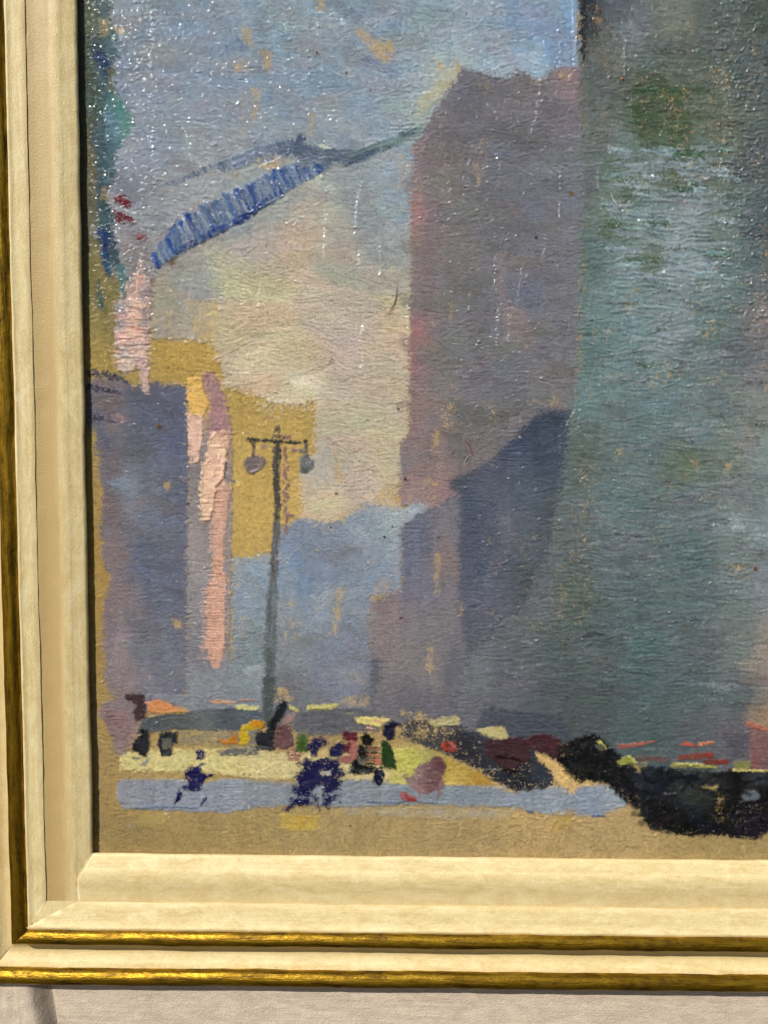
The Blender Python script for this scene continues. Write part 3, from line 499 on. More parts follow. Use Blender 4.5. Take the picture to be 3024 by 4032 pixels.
speckle(V([(405, 650), (470, 650), (470, 738), (420, 730)]), .52); speckle(V([(330, 640), (400, 600), (450, 700), (340, 730)]), .28); speckle(V([(520, 845), (680, 865), (680, 890), (560, 880)]), .3, (230, 215, 175))
r = np.random.default_rng(81)
for i in range(46):
    x = r.uniform(1010, 1235); y = 1580 + abs(r.normal(0, 34)); stroke([(x, y), (x + r.uniform(-5, 5), y + r.uniform(5, 14))], r.uniform(5, 9), [(222, 205, 170), (205, 180, 150)][r.integers(2)], dry=.3, thick=4, opac=.9)

# ---- street lamp painted on the bare ground
LP = (74, 68, 62)
stroke([(1092, 1755), (1088, 1850), (1092, 2000), (1088, 2080)], 31, LP, (96, 86, 78), dry=.22, thick=2)
stroke([(1094, 2060), (1082, 2180), (1074, 2330), (1068, 2420)], 34, (92, 88, 84), (112, 112, 112), dry=.38, thick=1.6)
stroke([(1072, 2300), (1066, 2500), (1062, 2720), (1056, 2850)], 46, (96, 102, 104), (116, 122, 124), dry=.22, thick=1.8, taper=0)
stroke([(1064, 2560), (1058, 2700), (1052, 2850)], 30, (84, 92, 88), None, dry=.4, thick=1.4, taper=0, opac=.7)
stroke([(975, 1730), (1070, 1736), (1140, 1742), (1212, 1744)], 17, (52, 52, 48), (74, 72, 66), dry=.2, thick=2, rag=.3)
region([(1080, 1690), (1098, 1662), (1106, 1700), (1135, 1712), (1140, 1730), (1068, 1730)], (84, 76, 72), rough=4, dry=.3, bristle=.4)
stroke([(1200, 1732), (1208, 1756)], 12, (46, 44, 42), dry=.3); stroke([(980, 1726), (992, 1748)], 8, (56, 54, 50), dry=.4)
stroke([(996, 1740), (1002, 1790)], 15, (96, 84, 80), dry=.3); stroke([(1205, 1748), (1202, 1795)], 15, (96, 92, 90), dry=.3)
region([(970, 1800), (1000, 1782), (1038, 1800), (1050, 1822), (1030, 1850), (1000, 1868), (970, 1860), (955, 1830)], (132, 106, 112), rough=5, dry=.18, thick=3.5, bristle=1.2, edge=2)
stroke([(990, 1778), (1000, 1800)], 8, (90, 72, 60), dry=.3); stroke([(985, 1858), (1020, 1850)], 8, (175, 150, 152), dry=.3, thick=5)
region([(1175, 1800), (1210, 1785), (1238, 1815), (1238, 1840), (1215, 1862), (1180, 1862)], (116, 116, 116), rough=5, dry=.22, thick=2.5, bristle=1)
region([(1182, 1840), (1220, 1840), (1215, 1866), (1184, 1866)], (84, 88, 84), rough=4, dry=.2); stroke([(1180, 1770), (1215, 1790)], 14, (130, 110, 120), dry=.45)
r = np.random.default_rng(91)
for i in range(26):
    y = 1760 + i * 13; x = 1122 + r.uniform(-9, 12); stroke([(x, y), (x + r.uniform(-4, 4), y + 12)], r.uniform(10, 17), (150, 112, 112), dry=.3, thick=3.5, opac=.9)
for x, y in ((1150, 1770), (1135, 1720), (1160, 1775), (1040, 1760), (1145, 2030)): blob(x, y, 12, 9, (150, 112, 112), rough=4, dry=.2, thick=3)

# ---- street, carriages and figures
def R(o, pts, c, **k): region(A(*o, pts), c, **{**dict(rough=5, dry=.12, thick=2.6, bristle=.9, edge=1), **k})
O5, O6, O7, O8 = (300, 2640), (980, 2640), (1660, 2540), (2324, 2540)
R(O5, [(400, 790), (700, 730), (1300, 730), (1700, 700), (1700, 980), (1200, 960), (400, 940)], (218, 200, 136), rough=9, dry=.2, thick=2)
R(O6, [(-60, 740), (500, 760), (1000, 780), (1400, 960), (1400, 1040), (-60, 1010)], (214, 194, 138), rough=9, dry=.22, thick=2)
R(O5, [(900, 560), (1500, 540), (1660, 600), (1660, 720), (950, 700)], (150, 136, 108), rough=10, dry=.35, thick=1.6)
R(O5, [(365, 1060), (440, 1008), (980, 1020), (1210, 1050), (1400, 1010), (1560, 1010), (1640, 1060), (1650, 1290), (1400, 1330), (430, 1290), (395, 1200)], Ac(300, 2640, [(450, 1100, (146, 146, 154)), (700, 1150, (138, 140, 150)), (700, 1260, (144, 150, 164)), (1300, 1200, (142, 150, 164)), (1600, 1100, (144, 154, 172)), (1600, 1250, (150, 154, 160))]), thick=3, rough=6, dry=.06, bristle=1.3, bw=6)
R(O6, [(-60, 1010), (120, 1030), (400, 1040), (1000, 1010), (1500, 1040), (1500, 1250), (1000, 1280), (400, 1260), (-60, 1290)], (138, 146, 156), thick=2.6, rough=7, dry=.14, bw=6)
R(O7, [(-260, 1320), (200, 1300), (640, 1305), (900, 1350), (1150, 1318), (1700, 1300), (1830, 1300), (1960, 1440), (1900, 1510), (1740, 1560), (1640, 1600), (1350, 1590), (1100, 1570), (850, 1520), (-260, 1480)],
    Ac(1660, 2540, [(0, 1400, (132, 144, 156)), (400, 1400, (134, 146, 156)), (900, 1450, (140, 152, 166)), (1300, 1400, (146, 156, 168)), (1500, 1550, (132, 148, 174)), (1850, 1420, (150, 160, 172))]), thick=2.6, rough=7, dry=.1, bw=6)
R(O6, [(850, 1270), (1750, 1270), (2500, 1300), (2400, 1400), (1700, 1390), (900, 1360)], (178, 168, 152), rough=10, dry=.42, thick=1, opac=.7)
stroke(A(*O5, [(560, 1285), (900, 1262), (1120, 1282)]), 10, (92, 120, 158), dry=.2); stroke(A(*O6, [(1100, 1222), (1300, 1228), (1480, 1222)]), 7, (66, 98, 150), dry=.15); stroke(A(*O7, [(-60, 1462), (160, 1468)]), 6, (80, 108, 148), dry=.2)
stroke(A(*O7, [(980, 1545), (1040, 1562)]), 10, (70, 100, 160), dry=.3); stroke(A(*O7, [(1590, 1592), (1720, 1596)]), 12, (74, 104, 168), dry=.3)
R(O5, [(590, 1300), (860, 1330), (840, 1420), (700, 1470), (560, 1430)], (188, 168, 92), rough=10, dry=.45, thick=1, opac=.7); blob(508, 3255, 14, 10, (140, 146, 160), rough=5, dry=.4); blob(548, 3252, 18, 10, (120, 118, 84), rough=5, dry=.5)
R(O6, [(290, 1330), (680, 1340), (640, 1500), (420, 1510), (290, 1450)], (205, 172, 78), rough=10, dry=.3, thick=1.4, opac=.85); R(O6, [(420, 1360), (560, 1350), (520, 1430)], (208, 150, 40), rough=8, dry=.4, thick=1.6)
R(O7, [(1240, 1530), (1500, 1510), (1400, 1700), (1200, 1750)], (190, 155, 78), rough=10, dry=.42, thick=1, opac=.75)
R(O7, [(0, 940), (120, 980), (330, 1090), (560, 1190), (710, 1310), (200, 1300), (-300, 1290), (-300, 960)], Ac(1660, 2540, [(50, 1000, (176, 166, 96)), (300, 1150, (192, 158, 66)), (520, 1230, (192, 146, 56)), (300, 1270, (208, 176, 96)), (-200, 1100, (204, 190, 110))]), dry=.12, blend=14)
# left group
R(O5, [(440, 210), (640, 215), (660, 450), (560, 480), (520, 380), (560, 330), (470, 280)], (76, 46, 58), rough=6)
R(O5, [(200, 360), (480, 330), (560, 480), (520, 600), (560, 680), (450, 740), (370, 720), (300, 560)], (142, 114, 112), rough=12, dry=.3, bristle=1.4)
R(O5, [(555, 600), (620, 450), (800, 405), (1280, 350), (1500, 335), (1700, 370), (1700, 560), (1300, 560), (900, 560)], Ac(300, 2640, [(700, 480, (84, 90, 90)), (1150, 420, (104, 108, 108)), (1450, 420, (78, 90, 96)), (1600, 480, (84, 98, 110)), (1000, 520, (88, 92, 90))]), rough=6, bristle=1.1, thick=2.4, bw=6)
R(O5, [(660, 220), (1250, 230), (1250, 340), (1000, 340), (760, 260)], (136, 136, 146), rough=6, dry=.1)
R(O5, [(650, 300), (720, 265), (800, 270), (880, 310), (1050, 380), (820, 405), (680, 380)], (228, 142, 82), rough=3, thick=4, bristle=1.6, ang=4, bw=5, edge=2)
R(O5, [(840, 380), (1050, 365), (1010, 400), (800, 405)], (186, 150, 82), rough=3)
stroke(A(*O5, [(1270, 285), (1480, 300)]), 16, (206, 154, 118), dry=.3); stroke(A(*O5, [(1500, 270), (1700, 280)]), 10, (180, 130, 110), dry=.5); stroke(A(*O5, [(1510, 340), (1700, 345)]), 20, (206, 198, 128), dry=.15)
R(O5, [(600, 520), (680, 560), (690, 640), (690, 740), (655, 820), (600, 780), (525, 745), (530, 670), (590, 600)], (30, 34, 42), rough=5, thick=4.5, bristle=1.8, edge=2, dry=.04)
R(O5, [(770, 590), (830, 565), (955, 565), (945, 680), (905, 700), (900, 790), (800, 800), (765, 700)], (36, 42, 50), rough=5, thick=4, bristle=1.5, edge=2, dry=.06); R(O5, [(800, 640), (890, 620), (900, 720), (820, 740)], (98, 94, 82), rough=4, bristle=1.6, ang=70)
stroke(A(*O5, [(820, 770), (890, 778)]), 12, (60, 66, 66), dry=.2); stroke(A(*O5, [(670, 830), (605, 900)]), 16, (150, 150, 148), (60, 70, 90), dry=.15, taper=.6); stroke(A(*O5, [(525, 815), (600, 820)]), 10, (90, 96, 110), dry=.2)
NV = (0, 6, 84); NK = dict(rough=5, thick=4, bristle=1.0, edge=1.5, dry=.15)
R(O5, [(1110, 760), (1140, 725), (1200, 735), (1218, 780), (1190, 830), (1120, 830)], NV, **NK)
R(O5, [(1060, 885), (1150, 878), (1190, 960), (1220, 970), (1230, 1010), (1180, 1060), (1170, 1125), (1010, 1125), (985, 1090), (1050, 1030), (1000, 1010), (1010, 940)], NV, **{**NK, 'dry': .25})
stroke(A(*O5, [(1190, 1000), (1295, 960)]), 12, NV, dry=.3); stroke(A(*O5, [(1150, 885), (1240, 845)]), 10, (70, 80, 110), dry=.5); stroke(A(*O5, [(970, 1140), (955, 1190), (930, 1235)]), 22, NV, dry=.3); stroke(A(*O5, [(1215, 1180), (1160, 1255)]), 16, (24, 34, 84), dry=.4)
R(O5, [(1320, 640), (1420, 640), (1500, 570), (1515, 680), (1380, 695)], (190, 112, 24), rough=4, thick=4, bristle=1.4); R(O5, [(1530, 510), (1590, 500), (1700, 440), (1780, 470), (1760, 520), (1690, 560), (1640, 650), (1580, 700), (1520, 690)], (204, 164, 26), rough=4, thick=4.5, bristle=1.3, dry=.04); R(O6, [(0, 490), (60, 450), (150, 480), (150, 520), (60, 540)], (208, 132, 24), rough=4, thick=4.5)
R(O5, [(1320, 750), (1480, 720), (1700, 720), (1700, 790), (1340, 795)], (110, 106, 100), rough=4, bristle=1.5, dry=.15); R(O6, [(0, 560), (90, 540), (60, 740), (0, 760)], (128, 122, 112), rough=4, dry=.2)
# middle group
R(O6, [(-20, 380), (130, 380), (150, 470), (60, 450), (-20, 460)], (86, 100, 112), rough=4)
R(O6, [(120, 60), (260, 60), (250, 200), (220, 420), (190, 560), (130, 460)], (78, 86, 82), rough=7, dry=.15, thick=2)
R(O6, [(430, 390), (700, 350), (1000, 340), (1250, 400), (1200, 560), (870, 600), (560, 620), (400, 560)], (104, 100, 106), rough=8, dry=.12)
for pts, w_, c in (([(555, 345), (700, 330), (825, 325)], 20, (206, 194, 118)), ([(385, 340), (450, 375)], 16, (208, 196, 120)), ([(570, 360), (780, 358)], 10, (160, 150, 96)), ([(910, 400), (975, 398)], 5, (190, 180, 110))): stroke(A(*O6, pts), w_, c, dry=.2, thick=3.5)
R(O6, [(990, 450), (1050, 430), (1180, 430), (1330, 450), (1240, 500), (1230, 530), (1100, 500), (1010, 490)], (220, 200, 122), rough=4, thick=4.5, dry=.05, bristle=1.3); stroke(A(*O6, [(1180, 470), (1260, 465)]), 14, (228, 176, 130), dry=.3); stroke(A(*O6, [(1100, 530), (1180, 545)]), 12, (230, 170, 150), dry=.4)
stroke(A(*O6, [(325, 320), (290, 400), (225, 480), (205, 580), (200, 700)]), 40, (26, 30, 38), (44, 48, 56), dry=.02, thick=5, taper=0, rag=.12)
R(O6, [(70, 570), (170, 555), (200, 640), (250, 700), (245, 740), (60, 735)], (34, 38, 46), rough=4, thick=4.5, bristle=1.6, dry=.03); R(O6, [(90, 700), (240, 710), (230, 740), (80, 735)], (78, 74, 74), rough=3)
R(O6, [(280, 500), (390, 510), (410, 640), (430, 700), (340, 740), (240, 710), (240, 620)], (120, 68, 80), rough=5, thick=3.5, bristle=1.2); R(O6, [(300, 460), (380, 400), (440, 400), (400, 480), (330, 530)], (160, 128, 120), rough=5, dry=.25)
R(O6, [(340, 740), (430, 700), (520, 760), (470, 860), (350, 850)], (152, 104, 92), rough=6, dry=.35, thick=2.5, bristle=1.6)
R(O6, [(440, 590), (555, 580), (550, 760), (435, 755)], Ac(980, 2640, [(500, 600, (128, 124, 84)), (500, 680, (74, 100, 40)), (500, 745, (56, 84, 28))]), rough=3, thick=3, bristle=1.2, bw=5, blend=6)
for P in ([(600, 620), (680, 612), (740, 640), (730, 700), (660, 730), (660, 800), (580, 800), (540, 720), (560, 670)], [(760, 720), (800, 670), (880, 660), (930, 690), (900, 760), (850, 820), (770, 820), (730, 780)],
    [(530, 800), (600, 830), (700, 800), (850, 830), (860, 920), (930, 960), (840, 1010), (860, 1060), (820, 1120), (700, 1150), (690, 1080), (650, 1070), (540, 1190), (440, 1170), (400, 1100), (460, 1060), (440, 970), (490, 920), (480, 860)],
    [(340, 1310), (320, 1290), (400, 1230), (420, 1180), (560, 1180), (600, 1240), (520, 1280), (430, 1260), (360, 1320)], [(590, 1160), (640, 1150), (670, 1310), (640, 1290)], [(690, 1160), (860, 1150), (790, 1220), (740, 1280), (690, 1260)]):
    R(O6, P, (0, 4, 76), **{**NK, 'dry': .16, 'rough': 8})
r = np.random.default_rng(95)
for i in range(16):
    x = r.choice([-1, 1]); yy = r.uniform(840, 1250); xx = 480 - (yy - 840) * .22 if x < 0 else 850 - (yy - 900) * .05
    stroke(A(*O6, [(xx, yy), (xx + x * r.uniform(18, 36), yy + r.uniform(-5, 18))]), r.uniform(5, 10), (5, 10, 60), dry=.3, thick=3)
R(O6, [(640, 760), (720, 720), (750, 770), (700, 810), (640, 800)], (210, 180, 122), rough=4, dry=.1); R(O6, [(660, 940), (770, 930), (770, 980), (660, 970)], (188, 176, 160), rough=5, dry=.25)
R(O6, [(880, 560), (1010, 580), (1020, 650), (960, 680), (880, 650)], (96, 34, 46), rough=5, thick=3.5); R(O6, [(900, 680), (960, 650), (1030, 660), (1010, 830), (920, 880), (850, 860), (850, 800), (930, 790)], (164, 104, 94), rough=5, dry=.12); R(O6, [(880, 670), (950, 680), (930, 770), (890, 760)], (92, 32, 44), rough=5)
R(O6, [(1040, 610), (1100, 585), (1165, 640), (1150, 700), (1060, 700)], (22, 22, 28), rough=5, thick=4, dry=.06); R(O6, [(1020, 700), (1110, 700), (1100, 870), (1180, 890), (1160, 960), (1000, 980), (930, 950), (950, 860), (1010, 800)], (32, 32, 34), rough=6, thick=3.5, bristle=1.6, dry=.12)
for i, c in enumerate([(140, 60, 56), (120, 104, 96), (60, 50, 50), (176, 96, 84), (90, 84, 78), (150, 70, 60), (48, 44, 46)]): stroke(A(*O6, [(1090, 710 + i * 26), (1160, 722 + i * 24), (1225, 716 + i * 25)]), 10, c, (40, 38, 40), dry=.15, thick=3.5)
for i in range(5): stroke(A(*O6, [(1060 + i * 5, 880), (1000 + i * 30, 810)]), 6, (128, 120, 100), dry=.25)
stroke(A(*O6, [(960, 900), (925, 960)]), 12, (120, 118, 108), dry=.3); stroke(A(*O6, [(980, 930), (1120, 940)]), 16, (84, 82, 78), (40, 40, 42), dry=.1)
R(O6, [(1170, 910), (1240, 890), (1275, 960), (1240, 1060), (1215, 1090), (1150, 1040), (1160, 970)], (6, 10, 56), **NK); R(O6, [(1180, 800), (1240, 820), (1240, 880), (1180, 880)], (190, 120, 96), rough=4)
R(O6, [(1225, 640), (1290, 650), (1340, 720), (1370, 820), (1385, 930), (1330, 905), (1250, 905), (1230, 780)], (36, 66, 26), rough=4, thick=4, bristle=1.2, dry=.04)
R(O6, [(1300, 480), (1345, 465), (1420, 490), (1370, 540), (1360, 640), (1290, 645), (1240, 600), (1250, 530)], (4, 5, 54), rough=4, thick=4.5, dry=.02)
# dark mass of the right-hand traffic
R(O6, [(1380, 480), (1520, 440), (1659, 430), (1900, 470), (2200, 560), (2300, 700), (2100, 780), (1700, 740), (1560, 690), (1400, 640)], (72, 70, 76), rough=12, dry=.36, thick=2)
R(O7, [(-60, 780), (150, 800), (480, 800), (700, 860), (1050, 840), (1200, 1050), (1290, 1290), (1130, 1350), (860, 1370), (700, 1300), (560, 1190), (330, 1080), (120, 970), (-60, 900)], Ac(1660, 2540, [(100, 850, (66, 66, 70)), (400, 950, (48, 50, 60)), (500, 1100, (46, 50, 62)), (900, 1250, (38, 42, 54)), (1150, 1200, (50, 58, 74)), (700, 800, (74, 74, 88))]), rough=10, dry=.24, thick=1.8, bristle=.6)
R(O7, [(580, 560), (900, 620), (1300, 640), (1400, 780), (1380, 900), (900, 900), (560, 860), (500, 760)], (70, 76, 92), rough=14, dry=.2, opac=.8, thick=1.6)
speckle(A(*O7, [(-60, 600), (60, 640), (250, 800), (130, 900), (-60, 860)]), .5); speckle(A(*O7, [(130, 860), (560, 900), (560, 1100), (300, 1000)]), .2); speckle(A(*O6, [(1400, 350), (1659, 400), (1659, 640), (1450, 560)]), .42)
R(O7, [(590, 880), (820, 860), (930, 850), (1010, 900), (1020, 1080), (900, 1110), (870, 1180), (780, 1160), (700, 1110), (600, 1020)], (78, 42, 54), rough=6, thick=2.6, dry=.12, bw=6); R(O7, [(1040, 840), (1130, 818), (1230, 840), (1340, 930), (1375, 1010), (1365, 1130), (1200, 1060), (1060, 980), (960, 900)], (84, 38, 54), rough=5, thick=2.8, dry=.08, ang=12)
stroke(A(*O7, [(700, 1040), (860, 1050), (930, 1085)]), 14, (44, 16, 34), dry=.2); stroke(A(*O7, [(1160, 1020), (1300, 1050), (1370, 1050)]), 12, (40, 10, 30), dry=.2); stroke(A(*O7, [(770, 1160), (870, 1175)]), 14, (40, 16, 34), dry=.2)
R(O7, [(90, 720), (180, 670), (330, 658), (365, 690), (345, 750), (200, 760), (110, 765)], (182, 168, 122), rough=3, bristle=1.7, thick=3.6, dry=.12, ang=-8, bw=5); R(O7, [(520, 790), (640, 755), (750, 752), (785, 800), (825, 855), (740, 880), (650, 860), (560, 835)], (196, 178, 122), rough=4, bristle=1.8, thick=4, ang=12, bw=5, dry=.1)
R(O7, [(190, 920), (240, 885), (310, 900), (340, 970), (290, 1005), (220, 985)], (140, 58, 48), rough=4, bristle=1.8, thick=4, ang=35, bw=5, dry=.06); stroke(A(*O7, [(195, 925), (230, 980)]), 16, (178, 62, 38), dry=.1, thick=5); stroke(A(*O7, [(260, 900), (330, 970)]), 10, (190, 110, 100), dry=.3)
R(O7, [(1045, 985), (1150, 1020), (1400, 1170), (1640, 1300), (1500, 1300), (1400, 1390), (1270, 1290), (1180, 1140), (1090, 1080)], (218, 180, 118), rough=8, dry=.12, thick=1.2, bristle=.3)
R(O7, [(620, 1230), (760, 1300), (930, 1380), (880, 1400), (700, 1330)], (205, 170, 112), rough=8, dry=.4, thick=1); stroke(A(*O7, [(600, 1160), (740, 1155)]), 6, (150, 150, 130), dry=.3)
# pink walking figure
R(O7, [(-160, 1170), (-60, 1130), (60, 1080), (130, 1030), (215, 1060), (235, 1130), (205, 1240), (200, 1330), (60, 1390), (-60, 1370), (-180, 1230)], Ac(1660, 2540, [(180, 1100, (112, 56, 70)), (100, 1200, (136, 84, 92)), (-60, 1200, (160, 116, 118)), (0, 1350, (160, 120, 116)), (150, 1280, (128, 78, 84))]), rough=5, thick=3, bristle=1.7, ang=28, bw=5, blend=10)
stroke(A(*O7, [(185, 1290), (165, 1380), (140, 1450)]), 16, (150, 104, 108), dry=.25, taper=.5); stroke(A(*O7, [(-30, 1380), (-20, 1450)]), 10, (160, 120, 120), dry=.4)
R(O6, [(1405, 1140), (1450, 1130), (1560, 1180), (1575, 1215), (1500, 1225), (1420, 1195)], (152, 74, 72), rough=3, thick=3.5, bristle=1.6, ang=14); stroke(A(*O6, [(1490, 1205), (1570, 1210)]), 10, (160, 40, 40), dry=.15)
R(O6, [(1375, 740), (1500, 710), (1590, 780), (1600, 860), (1540, 970), (1480, 990), (1400, 930), (1370, 840)], (194, 184, 96), rough=8, soft=6, thick=3.4, bristle=1, dry=.12); stroke(A(*O6, [(1420, 760), (1440, 800)]), 20, (206, 194, 92), dry=.4)
# black crowd at lower right
BK = Ac(2324, 2540, [(50, 1000, (26, 26, 32)), (50, 1150, (18, 16, 24)), (250, 1050, (30, 34, 38)), (300, 1300, (16, 16, 24)), (500, 1230, (40, 46, 60)), (650, 1250, (30, 36, 52)), (900, 1250, (60, 66, 62)), (1050, 1220, (64, 70, 66)), (950, 1380, (54, 60, 52)), (1150, 1400, (40, 44, 40)), (1350, 1300, (14, 15, 16)), (700, 1500, (16, 18, 22)),
    (900, 1700, (18, 20, 28)), (1250, 1600, (16, 18, 20)), (1400, 1750, (34, 30, 42)), (1640, 1350, (36, 20, 32)), (1640, 1600, (40, 32, 42)), (1100, 1720, (28, 30, 40)), (1550, 1200, (52, 58, 66))])
R(O8, [(-320, 950), (-180, 880), (0, 820), (120, 870), (330, 1060), (420, 1120), (760, 1130), (1200, 1170), (1430, 1150), (1800, 1150), (2600, 1150), (2600, 1600), (1700, 1720), (1560, 1810), (1300, 1795), (1100, 1780), (900, 1785), (700, 1750), (560, 1720), (470, 1600), (440, 1540), (330, 1470), (220, 1360), (120, 1290), (0, 1270), (-100, 1290), (-230, 1180), (-300, 1080)],
    BK, rough=10, dry=.07, thick=1.8, bristle=.8, blend=12, mottle=.22, edge=.6)
speckle(A(*O8, [(200, 1300), (450, 1350), (600, 1600), (450, 1600)]), .16, (150, 125, 90)); speckle(A(*O8, [(1170, 1350), (1250, 1400), (1230, 1650), (1160, 1620)]), .4, (180, 150, 100)); speckle(A(*O8, [(1250, 1400), (1659, 1500), (1600, 1800), (1250, 1700)]), .12, (150, 125, 90)); speckle(A(*O8, [(-300, 900), (-150, 920), (-150, 1150), (-280, 1100)]), .2, (170, 140, 95))
speckle(A(*O8, [(370, 1090), (560, 1080), (450, 1190)]), .5, (180, 155, 95)); speckle(A(*O8, [(620, 1380), (780, 1600), (560, 1640)]), .12, (150, 125, 90))
stroke(A(*O8, [(80, 895), (125, 930), (150, 965)]), 11, (206, 192, 96), dry=.1, thick=4); R(O8, [(40, 930), (110, 920), (150, 970), (80, 990)], (96, 96, 70), rough=3)
R(O8, [(245, 1090), (300, 1040), (380, 1035), (430, 1090), (370, 1110), (270, 1125)], (150, 148, 76), rough=3, bristle=1.8, ang=8, bw=5, thick=3.5); stroke(A(*O8, [(350, 1035), (400, 1060), (420, 1100)]), 9, (206, 194, 100), dry=.1, thick=4)
stroke(A(*O8, [(275, 946), (440, 925), (600, 898)]), 17, (186, 112, 92), (150, 84, 74), dry=.15, thick=3.5, taper=.5); stroke(A(*O8, [(870, 918), (960, 928)]), 18, (198, 96, 74), dry=.25, thick=3.5); stroke(A(*O8, [(1020, 925), (1080, 915), (1150, 903)]), 15, (206, 128, 88), dry=.25, thick=3.5); stroke(A(*O8, [(960, 945), (1000, 935)]), 8, (160, 80, 70), dry=.3)
stroke(A(*O8, [(840, 1050), (920, 1040), (1140, 1025)]), 25, (132, 68, 58), (120, 70, 60), dry=.1, thick=3, taper=0); stroke(A(*O8, [(1080, 1015), (1135, 1030)]), 20, (150, 58, 46), dry=.15); stroke(A(*O8, [(1060, 1085), (1180, 1090), (1275, 1090)]), 23, (124, 60, 52), (110, 66, 60), dry=.12, taper=0); stroke(A(*O8, [(1210, 1085), (1268, 1090)]), 20, (142, 52, 44), dry=.2)
stroke(A(*O8, [(430, 1050), (560, 1055), (705, 1068)]), 24, (118, 82, 76), (96, 88, 86), dry=.15, taper=0); stroke(A(*O8, [(500, 980), (620, 970), (780, 990)]), 10, (110, 122, 128), dry=.5)
stroke(A(*O8, [(770, 1112), (900, 1115), (1090, 1130), (1170, 1140)]), 19, (186, 172, 88), (120, 118, 74), dry=.12, thick=3.5); stroke(A(*O8, [(790, 1105), (960, 1106), (1060, 1112)]), 5, (222, 208, 140), dry=.1, thick=4.5)
R(O8, [(1320, 1110), (1400, 1080), (1490, 1080), (1500, 1150), (1380, 1160)], (132, 128, 76), rough=4, bristle=1.4); R(O8, [(1040, 1310), (1080, 1290), (1130, 1310), (1190, 1290), (1180, 1340), (1140, 1350), (1090, 1330), (1030, 1330)], (206, 178, 112), rough=5, dry=.2)
stroke(A(*O8, [(680, 1385), (800, 1382)]), 7, (112, 96, 104), dry=.1, thick=3.5); R(O8, [(1400, 1380), (1450, 1350), (1540, 1355), (1580, 1400), (1550, 1450), (1430, 1455)], (104, 110, 112), rough=5, dry=.15)
R(O8, [(1485, 740), (1560, 760), (1800, 800), (2600, 800), (2600, 1150), (1500, 1155), (1480, 1000)], Ac(2324, 2540, [(1520, 800, (140, 106, 98)), (1620, 850, (130, 98, 94)), (1550, 1000, (130, 94, 92)), (1640, 1050, (124, 92, 98)), (1520, 1130, (136, 82, 80))]), rough=5, bristle=1.2, blend=10)
stroke(A(*O8, [(1465, 728), (1540, 755), (1700, 800)]), 18, (200, 120, 98), (150, 92, 80), dry=.15, thick=3.5, taper=.5); stroke(A(*O8, [(1340, 1163), (1500, 1170), (1700, 1172)]), 10, (216, 196, 116), dry=.1, thick=4)
R(O8, [(1240, 820), (1480, 820), (1480, 1040), (1300, 1100)], (84, 80, 92), rough=14, dry=.25, opac=.7)
touches(A(*O8, [(0, 900), (400, 1150), (1650, 1200), (1650, 1700), (600, 1700), (250, 1350)]), 60, [(16, 18, 22), (30, 32, 44), (12, 12, 18), (44, 40, 52)], 40, 120, 14, 34, 6, 20, dry=.3, opac=.6, seed=97)
# small dark specks of dirt and old varnish beads
for x, y, s, c in ((1305, 2120 - 45, 4, (20, 16, 16)), (1546, 2073, 5, (20, 14, 14)), (1516, 2113, 4, (24, 16, 16)), (1597, 1886, 7, (70, 16, 16)), (1728, 2117, 6, (50, 14, 18)), (1577, 2431, 5, (120, 46, 24)), (2741, 2158, 4, (20, 24, 20)), (1379, 3252, 3, (30, 18, 16)), (2448, 310, 9, (100, 66, 40)), (2250, 762, 9, (120, 84, 36)),
    (2111, 934, 6, (80, 54, 50)), (2174, 1035, 6, (90, 56, 50)), (629, 1680, 9, (92, 70, 44)), (1305, 1388, 4, (50, 44, 44)), (1308, 1414, 5, (44, 44, 50)), (1298, 1425, 4, (50, 46, 46)), (1250, 208, 6, (110, 66, 40)), (1365, 290, 6, (100, 84, 54)), (1456, 355, 5, (96, 80, 64)), (2973, 2240, 8, (110, 66, 34)), (1325, 1945, 5, (120, 60, 30)), (1570, 1610, 4, (60, 50, 50)),
    (739, 1985, 6, (90, 50, 36)), (1617, 1250, 3, (30, 26, 26))):
    blob(x, y, s, s, c, rough=1.5, soft=1.5, thick=5, dry=0, bristle=.2, edge=1)
for i in range(22):       # pin holes along the lead of the dark block
    x = 660 + i * 12; y = 1451 + i * 1.1 + 3 * math.sin(i); blob(x, y, 3.2, 2.4, (60, 44, 20), rough=.8, soft=1.2, thick=0, bristle=0, dry=0)
for i in range(240):
    x = rng.uniform(420, 2950); y = rng.uniform(30, 3300); s = rng.uniform(1.6, 3.2); blob(x, y, s, s, (96, 76, 56), rough=.8, soft=1.5, thick=1, bristle=0, dry=0, opac=.8)

break_edges(4.2)
# ---- impasto ridge lines left between brush columns, and beads added for sun glints
def beads(xs, ys, hs, rr=4.3):
    fx, fy = f2p(np.array(xs), np.array(ys))
    for x, y, hh in zip(fx, fy, hs):
        i0, i1 = np.searchsorted(gx, (x - 12, x + 12)); j0, j1 = np.searchsorted(gy, (y - 12, y + 12)); rr = rng.uniform(2.8, 4.8)
        if i1 <= i0 or j1 <= j0: continue
        S = (slice(j0, j1), slice(i0, i1)); q = np.exp(-((GX[S] - x) ** 2 + ((GY[S] - y) * 1.2) ** 2) / rr ** 2)
        HGT[S] += hh * .55 * q; GLO[S] = np.maximum(GLO[S], np.minimum(1, 1.6 * q))
        COL[S] *= (1 + .16 * q)[..., None]  # each bead also tinted lighter, part of its glint painted in
BD = []
def ridge(pts, gap=6.5, amp=4.2):
    P = np.array(pts, float)
    for i in range(len(P) - 1):
        L = np.hypot(*(P[i + 1] - P[i])); n = int(L / gap)
        for k in range(n):
            if rng.random() < .8:
                q = P[i] + (P[i + 1] - P[i]) * (k + rng.random()) / n
                BD.append((q[0] + rng.normal(0, 2.2), q[1], amp * rng.uniform(.5, 1.2)))
